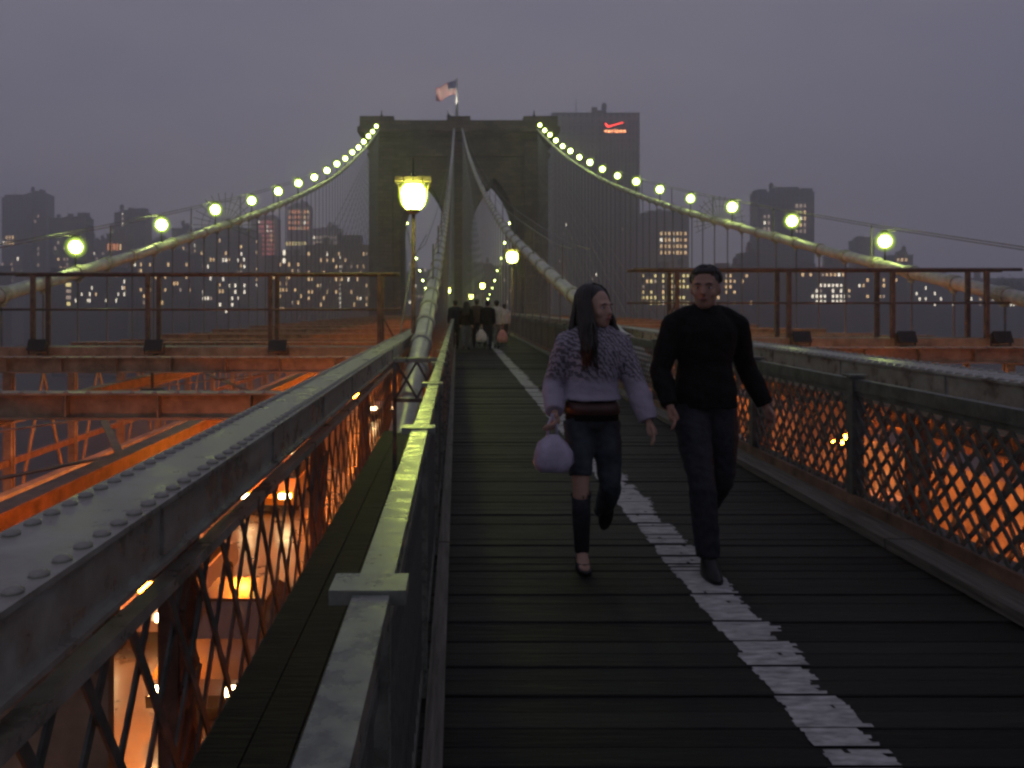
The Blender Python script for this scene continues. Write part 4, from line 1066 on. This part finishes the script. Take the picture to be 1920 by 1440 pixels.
            hb.tube(pts,[0.004,0.006,0.008,0.009,0.009,0.009,0.008,0.006,0.002],6)
    else:
        hb.ball((0,0.024,0.046),0.082,0.094,0.082,18,12)
        for q in range(170):
            an = rr.uniform(0,6.283); e0 = rr.uniform(10,85); ca, sa = math.cos(an), math.sin(an); pts = []
            if ca < -0.35: e0 = max(e0, 48)
            for j in range(4):
                ev = R(e0-9*j); k0 = 1.0+0.016*math.sin(j); tw = an+0.05*j
                pts.append((0.083*k0*math.cos(ev)*math.sin(tw), 0.024+0.095*k0*math.cos(ev)*math.cos(tw), 0.046+0.083*k0*math.sin(ev)))
            hb.tube(pts,[0.005,0.007,0.007,0.003],5)
        hb.ball((0,0.055,-0.005),0.074,0.05,0.065,12,8)
    xf(hb, hm); hb.build('hair', C['hair'], p, True)
    return p

def sweater_mat():
    m = mat('lavender_patterned_knit',(0.40,0.36,0.50),0.85,0,0.2,30,0.5); n = m.node_tree; b = n.nodes['Principled BSDF']
    t = n.nodes.new('ShaderNodeTexCoord'); wv = n.nodes.new('ShaderNodeTexWave'); wv.wave_type = 'BANDS'; wv.bands_direction = 'DIAGONAL'
    wv.inputs['Scale'].default_value = 16; wv.inputs['Distortion'].default_value = 6; wv.inputs['Detail'].default_value = 2; wv.inputs['Detail Scale'].default_value = 3
    n.links.new(t.outputs['Object'], wv.inputs['Vector'])
    r = n.nodes.new('ShaderNodeValToRGB'); r.color_ramp.elements[0].position = 0.35; r.color_ramp.elements[0].color = (0.10,0.09,0.115,1); r.color_ramp.elements[1].position = 0.6; r.color_ramp.elements[1].color = (0.35,0.32,0.38,1)
    n.links.new(wv.outputs['Color'], r.inputs[0])
    # plain pale band woven into the lower front
    sx = n.nodes.new('ShaderNodeSeparateXYZ'); n.links.new(t.outputs['Object'], sx.inputs[0])
    mr = n.nodes.new('ShaderNodeMapRange'); mr.inputs[1].default_value = 1.17; mr.inputs[2].default_value = 1.12; n.links.new(sx.outputs[2], mr.inputs[0])
    mx = n.nodes.new('ShaderNodeMix'); mx.data_type = 'RGBA'; n.links.new(mr.outputs[0], mx.inputs[0]); n.links.new(r.outputs[0], mx.inputs[6]); mx.inputs[7].default_value = (0.34,0.31,0.39,1)
    n.links.new(mx.outputs[2], b.inputs['Base Color']); return m
cl = {'blackknit': mat('black_knit',(0.008,0.008,0.009),0.9,0,0.3,40,0.3,spec=0.2), 'darkjean': mat('dark_denim',(0.018,0.022,0.030),0.85,0,0.4,25,0.3), 'jean': mat('washed_denim',(0.035,0.050,0.062),0.85,0,0.5,10,0.3),
      'belt': mat('brown_leather_belt',(0.07,0.03,0.025),0.5), 'shoe': mat('black_shoe',(0.012,0.012,0.012),0.45), 'palejean': mat('faded_denim',(0.12,0.15,0.19),0.85,0,0.4,10), 'white': mat('white_cloth',(0.55,0.52,0.48),0.85,0,0.15,14),
      'grey': mat('grey_cloth',(0.2,0.2,0.2),0.85), 'navy': mat('navy_cloth',(0.015,0.018,0.03),0.85), 'brown': mat('brown_cloth',(0.06,0.035,0.025),0.85)}
# the couple walking towards the viewer (front is -y)
JW = {'pelvis':(0,0,0.96),'chest':(0.01,-0.02,0),'head':(0.02,-0.05,1.635),'yaw':R(38),
      'hipR':(-0.085,0,0.92),'kneeR':(-0.085,-0.10,0.50),'ankR':(-0.07,-0.04,0.085),'hipL':(0.085,0.01,0.92),'kneeL':(0.115,-0.01,0.49),'ankL':(0.13,0.33,0.245),'fpL':(-0.95,0,0),'faL':(0.1,0,0),
      'shoR':(-0.155,0.0,1.40),'elbR':(-0.235,0.07,1.14),'wriR':(-0.25,-0.12,0.985),'shoL':(0.165,0.0,1.40),'elbL':(0.275,-0.03,1.14),'wriL':(0.33,-0.12,0.93)}
person('woman with long dark hair in a lavender patterned sweater, walking this way', (0.825,4.87,0), 0, 1.69, JW,
       {'skin':SK2,'hair':HAIRD,'long_hair':True,'top':sweater_mat(),'loose':0.032,'flare':0.02,'hem':1.06,'trousers':cl['jean'],'lower':cl['darkjean'],'torn':'R','belt':cl['belt'],'under':cl['blackknit'],'shoe':cl['shoe'],'low_shoe':True,'build':0.92,'curlR':0.9}, 0.009)
JM = {'pelvis':(0,0.02,0.97),'chest':(0,-0.02,0),'head':(-0.01,-0.04,1.635),'yaw':R(-24),
      'hipR':(-0.09,0.02,0.93),'kneeR':(-0.08,-0.19,0.52),'ankR':(-0.05,-0.22,0.085),'hipL':(0.09,0.02,0.93),'kneeL':(0.11,0.02,0.50),'ankL':(0.10,0.36,0.20),'fpL':(-0.75,0,0),
      'shoR':(-0.185,0.0,1.405),'elbR':(-0.275,-0.02,1.14),'wriR':(-0.25,-0.16,0.95),'shoL':(0.185,0.0,1.405),'elbL':(0.28,0.10,1.15),'wriL':(0.375,0.04,0.93)}
person('man in a black sweater and dark jeans striding beside the woman', (1.535,4.93,0), 0, 1.82, JM,
       {'skin':SK,'hair':HAIRD,'top':cl['blackknit'],'loose':0.018,'flare':0.01,'hem':0.93,'trousers':cl['darkjean'],'shoe':cl['shoe'],'build':1.06}, 0.010)
def bag_mesh(w_, h_, d_, m, seed):
    mb = MB(); rr = random.Random(seed)
    rows = [(0,0.62,0.5),(0.05,0.9,0.85),(0.25,1.0,1.0),(0.55,0.95,0.9),(0.78,0.7,0.55),(0.92,0.42,0.3),(1.0,0.30,0.2)]
    n = 20
    for zt, a, b in rows:
        for q in range(n):
            an = 2*math.pi*q/n; f = 1+rr.uniform(-0.16,0.16); c, s = math.cos(an), math.sin(an)
            mb.v.append((w_/2*a*f*math.copysign(abs(c)**0.7,c), d_/2*b*f*math.copysign(abs(s)**0.8,s), -h_+h_*zt))
    for i in range(len(rows)-1):
        for q in range(n): mb.f.append((i*n+q,i*n+(q+1)%n,(i+1)*n+(q+1)%n,(i+1)*n+q)); mb.m.append(0)
    mb.f.append(tuple(reversed(range(n)))); mb.f.append(tuple((len(rows)-1)*n+q for q in range(n))); mb.m += [0,0]
    return mb.mesh('bag_body', m, True)
PB = mat('thin_lavender_plastic',(0.46,0.42,0.55),0.45,0,0.2,9,0.5); PW = mat('thin_white_plastic',(0.62,0.60,0.56),0.45,0,0.15,9,0.5); PP = mat('pink_white_plastic',(0.6,0.36,0.32),0.45,0,0.35,6,0.5,col2=(0.55,0.14,0.12))
def bag(loc, w_, h_, d_, m, label, seed):
    t = thing('carrier_bag', label, 'bag', loc, 'carrier bags')
    link('bag_body', bag_mesh(w_,h_,d_,m,seed), t, (0,0,-0.10))
    for s in (-1,1): MB().tube([(s*w_*0.13,0,-0.12),(s*w_*0.10,0.01,-0.04),(0,0.012,0.012),(-s*0.012,0.012,0.015)],[0.010,0.008,0.007,0.006],6).build('handle', m, t, True)
bag((0.825-0.265,4.87-0.20,0.935), 0.22,0.22,0.12, PB, 'lavender carrier bag hanging from the hand of the woman', 1)
# group walking away on the boardwalk
def walk_pose(ph, spread=0.16, yaw=0.0, arm=0.1):
    a = math.sin(ph)*spread
    return {'pelvis':(0,0,0.96),'chest':(0,-0.01,0),'head':(0,-0.03,1.635),'yaw':yaw,
      'hipR':(-0.085,0,0.92),'kneeR':(-0.09,-a*0.7-0.03,0.50),'ankR':(-0.085,-a*1.2,0.085+max(0,-a)*0.35),'hipL':(0.085,0,0.92),'kneeL':(0.09,a*0.7-0.03,0.50),'ankL':(0.085,a*1.2,0.085+max(0,a)*0.35),
      'shoR':(-0.19,0,1.42),'elbR':(-0.235,a*arm*4+0.03,1.15),'wriR':(-0.23,a*arm*6-0.04,0.92),'shoL':(0.19,0,1.42),'elbL':(0.235,-a*arm*4+0.03,1.15),'wriL':(0.23,-a*arm*6-0.04,0.92)}
grp = [(-0.06,29.2,1.76,'navy','darkjean',HAIRB,False,1.0,'leftmost of the walkers, reddish hair and dark jacket'),
       (0.33,28.4,1.70,'blackknit','palejean',HAIRD,True,0.94,'walker with long dark hair, black top and pale jeans'),
       (0.74,29.8,1.80,'brown','darkjean',HAIRB,False,1.03,'walker in a brown jacket behind the white carrier bag'),
       (1.10,28.6,1.74,'blackknit','darkjean',HAIRD,False,1.0,'walker in black right of the white carrier bag'),
       (1.44,28.9,1.75,'white','grey',HAIRD,False,1.0,'walker in a white jacket with the pink carrier bag'),
       (1.92,32.5,1.62,'white','darkjean',HAIRB,False,0.94,'rightmost of the walkers, white top and dark trousers')]
for q, (x, y, H, top, tr, hr, lg, bd, lb) in enumerate(grp):
    person(lb, (x,y,zd(y)), math.pi+R([8,-6,4,-10,6,-4][q]), H, walk_pose(q*1.9+0.6), {'skin':SK2 if q % 2 else SK,'hair':hr,'long_hair':lg,'top':cl[top],'loose':0.024,'hem':0.9,'flare':0.012,'trousers':cl[tr],'shoe':cl['shoe'],'build':bd,'top_name':'jacket'}, 0.018, 'group walking away on the boardwalk')
bag((0.86,28.25,0.80), 0.36,0.46,0.18, PW, 'white carrier bag held by the middle walkers', 2)
bag((1.62,28.5,0.78), 0.36,0.46,0.18, PP, 'pink and white carrier bag at the right of the walkers', 3)
# ------------------------------------------------------------------ haze: one closed box of thin air around everything
hz = MB().box(-640,640,-60,800,-49,122).build('haze', None if False else M['dark'])
hm = bpy.data.materials.new('haze_air'); hm.use_nodes = True; n = hm.node_tree; n.nodes.clear()
ho = n.nodes.new('ShaderNodeOutputMaterial'); pv = n.nodes.new('ShaderNodeVolumePrincipled')
pv.inputs['Color'].default_value = (0.99,0.985,1.0,1); pv.inputs['Density'].default_value = 0.00145; pv.inputs['Anisotropy'].default_value = 0.75
for k in ('Density Attribute','Color Attribute','Temperature Attribute'):
    try: pv.inputs[k].default_value = ''
    except Exception: pass
n.links.new(pv.outputs[0], ho.inputs['Volume'])
try: hm.cycles.homogeneous_volume = True
except Exception: pass
hz.data.materials.clear(); hz.data.materials.append(hm)
tag(hz, 'thin dusk haze filling the air over the bridge and city', 'haze', kind='stuff')
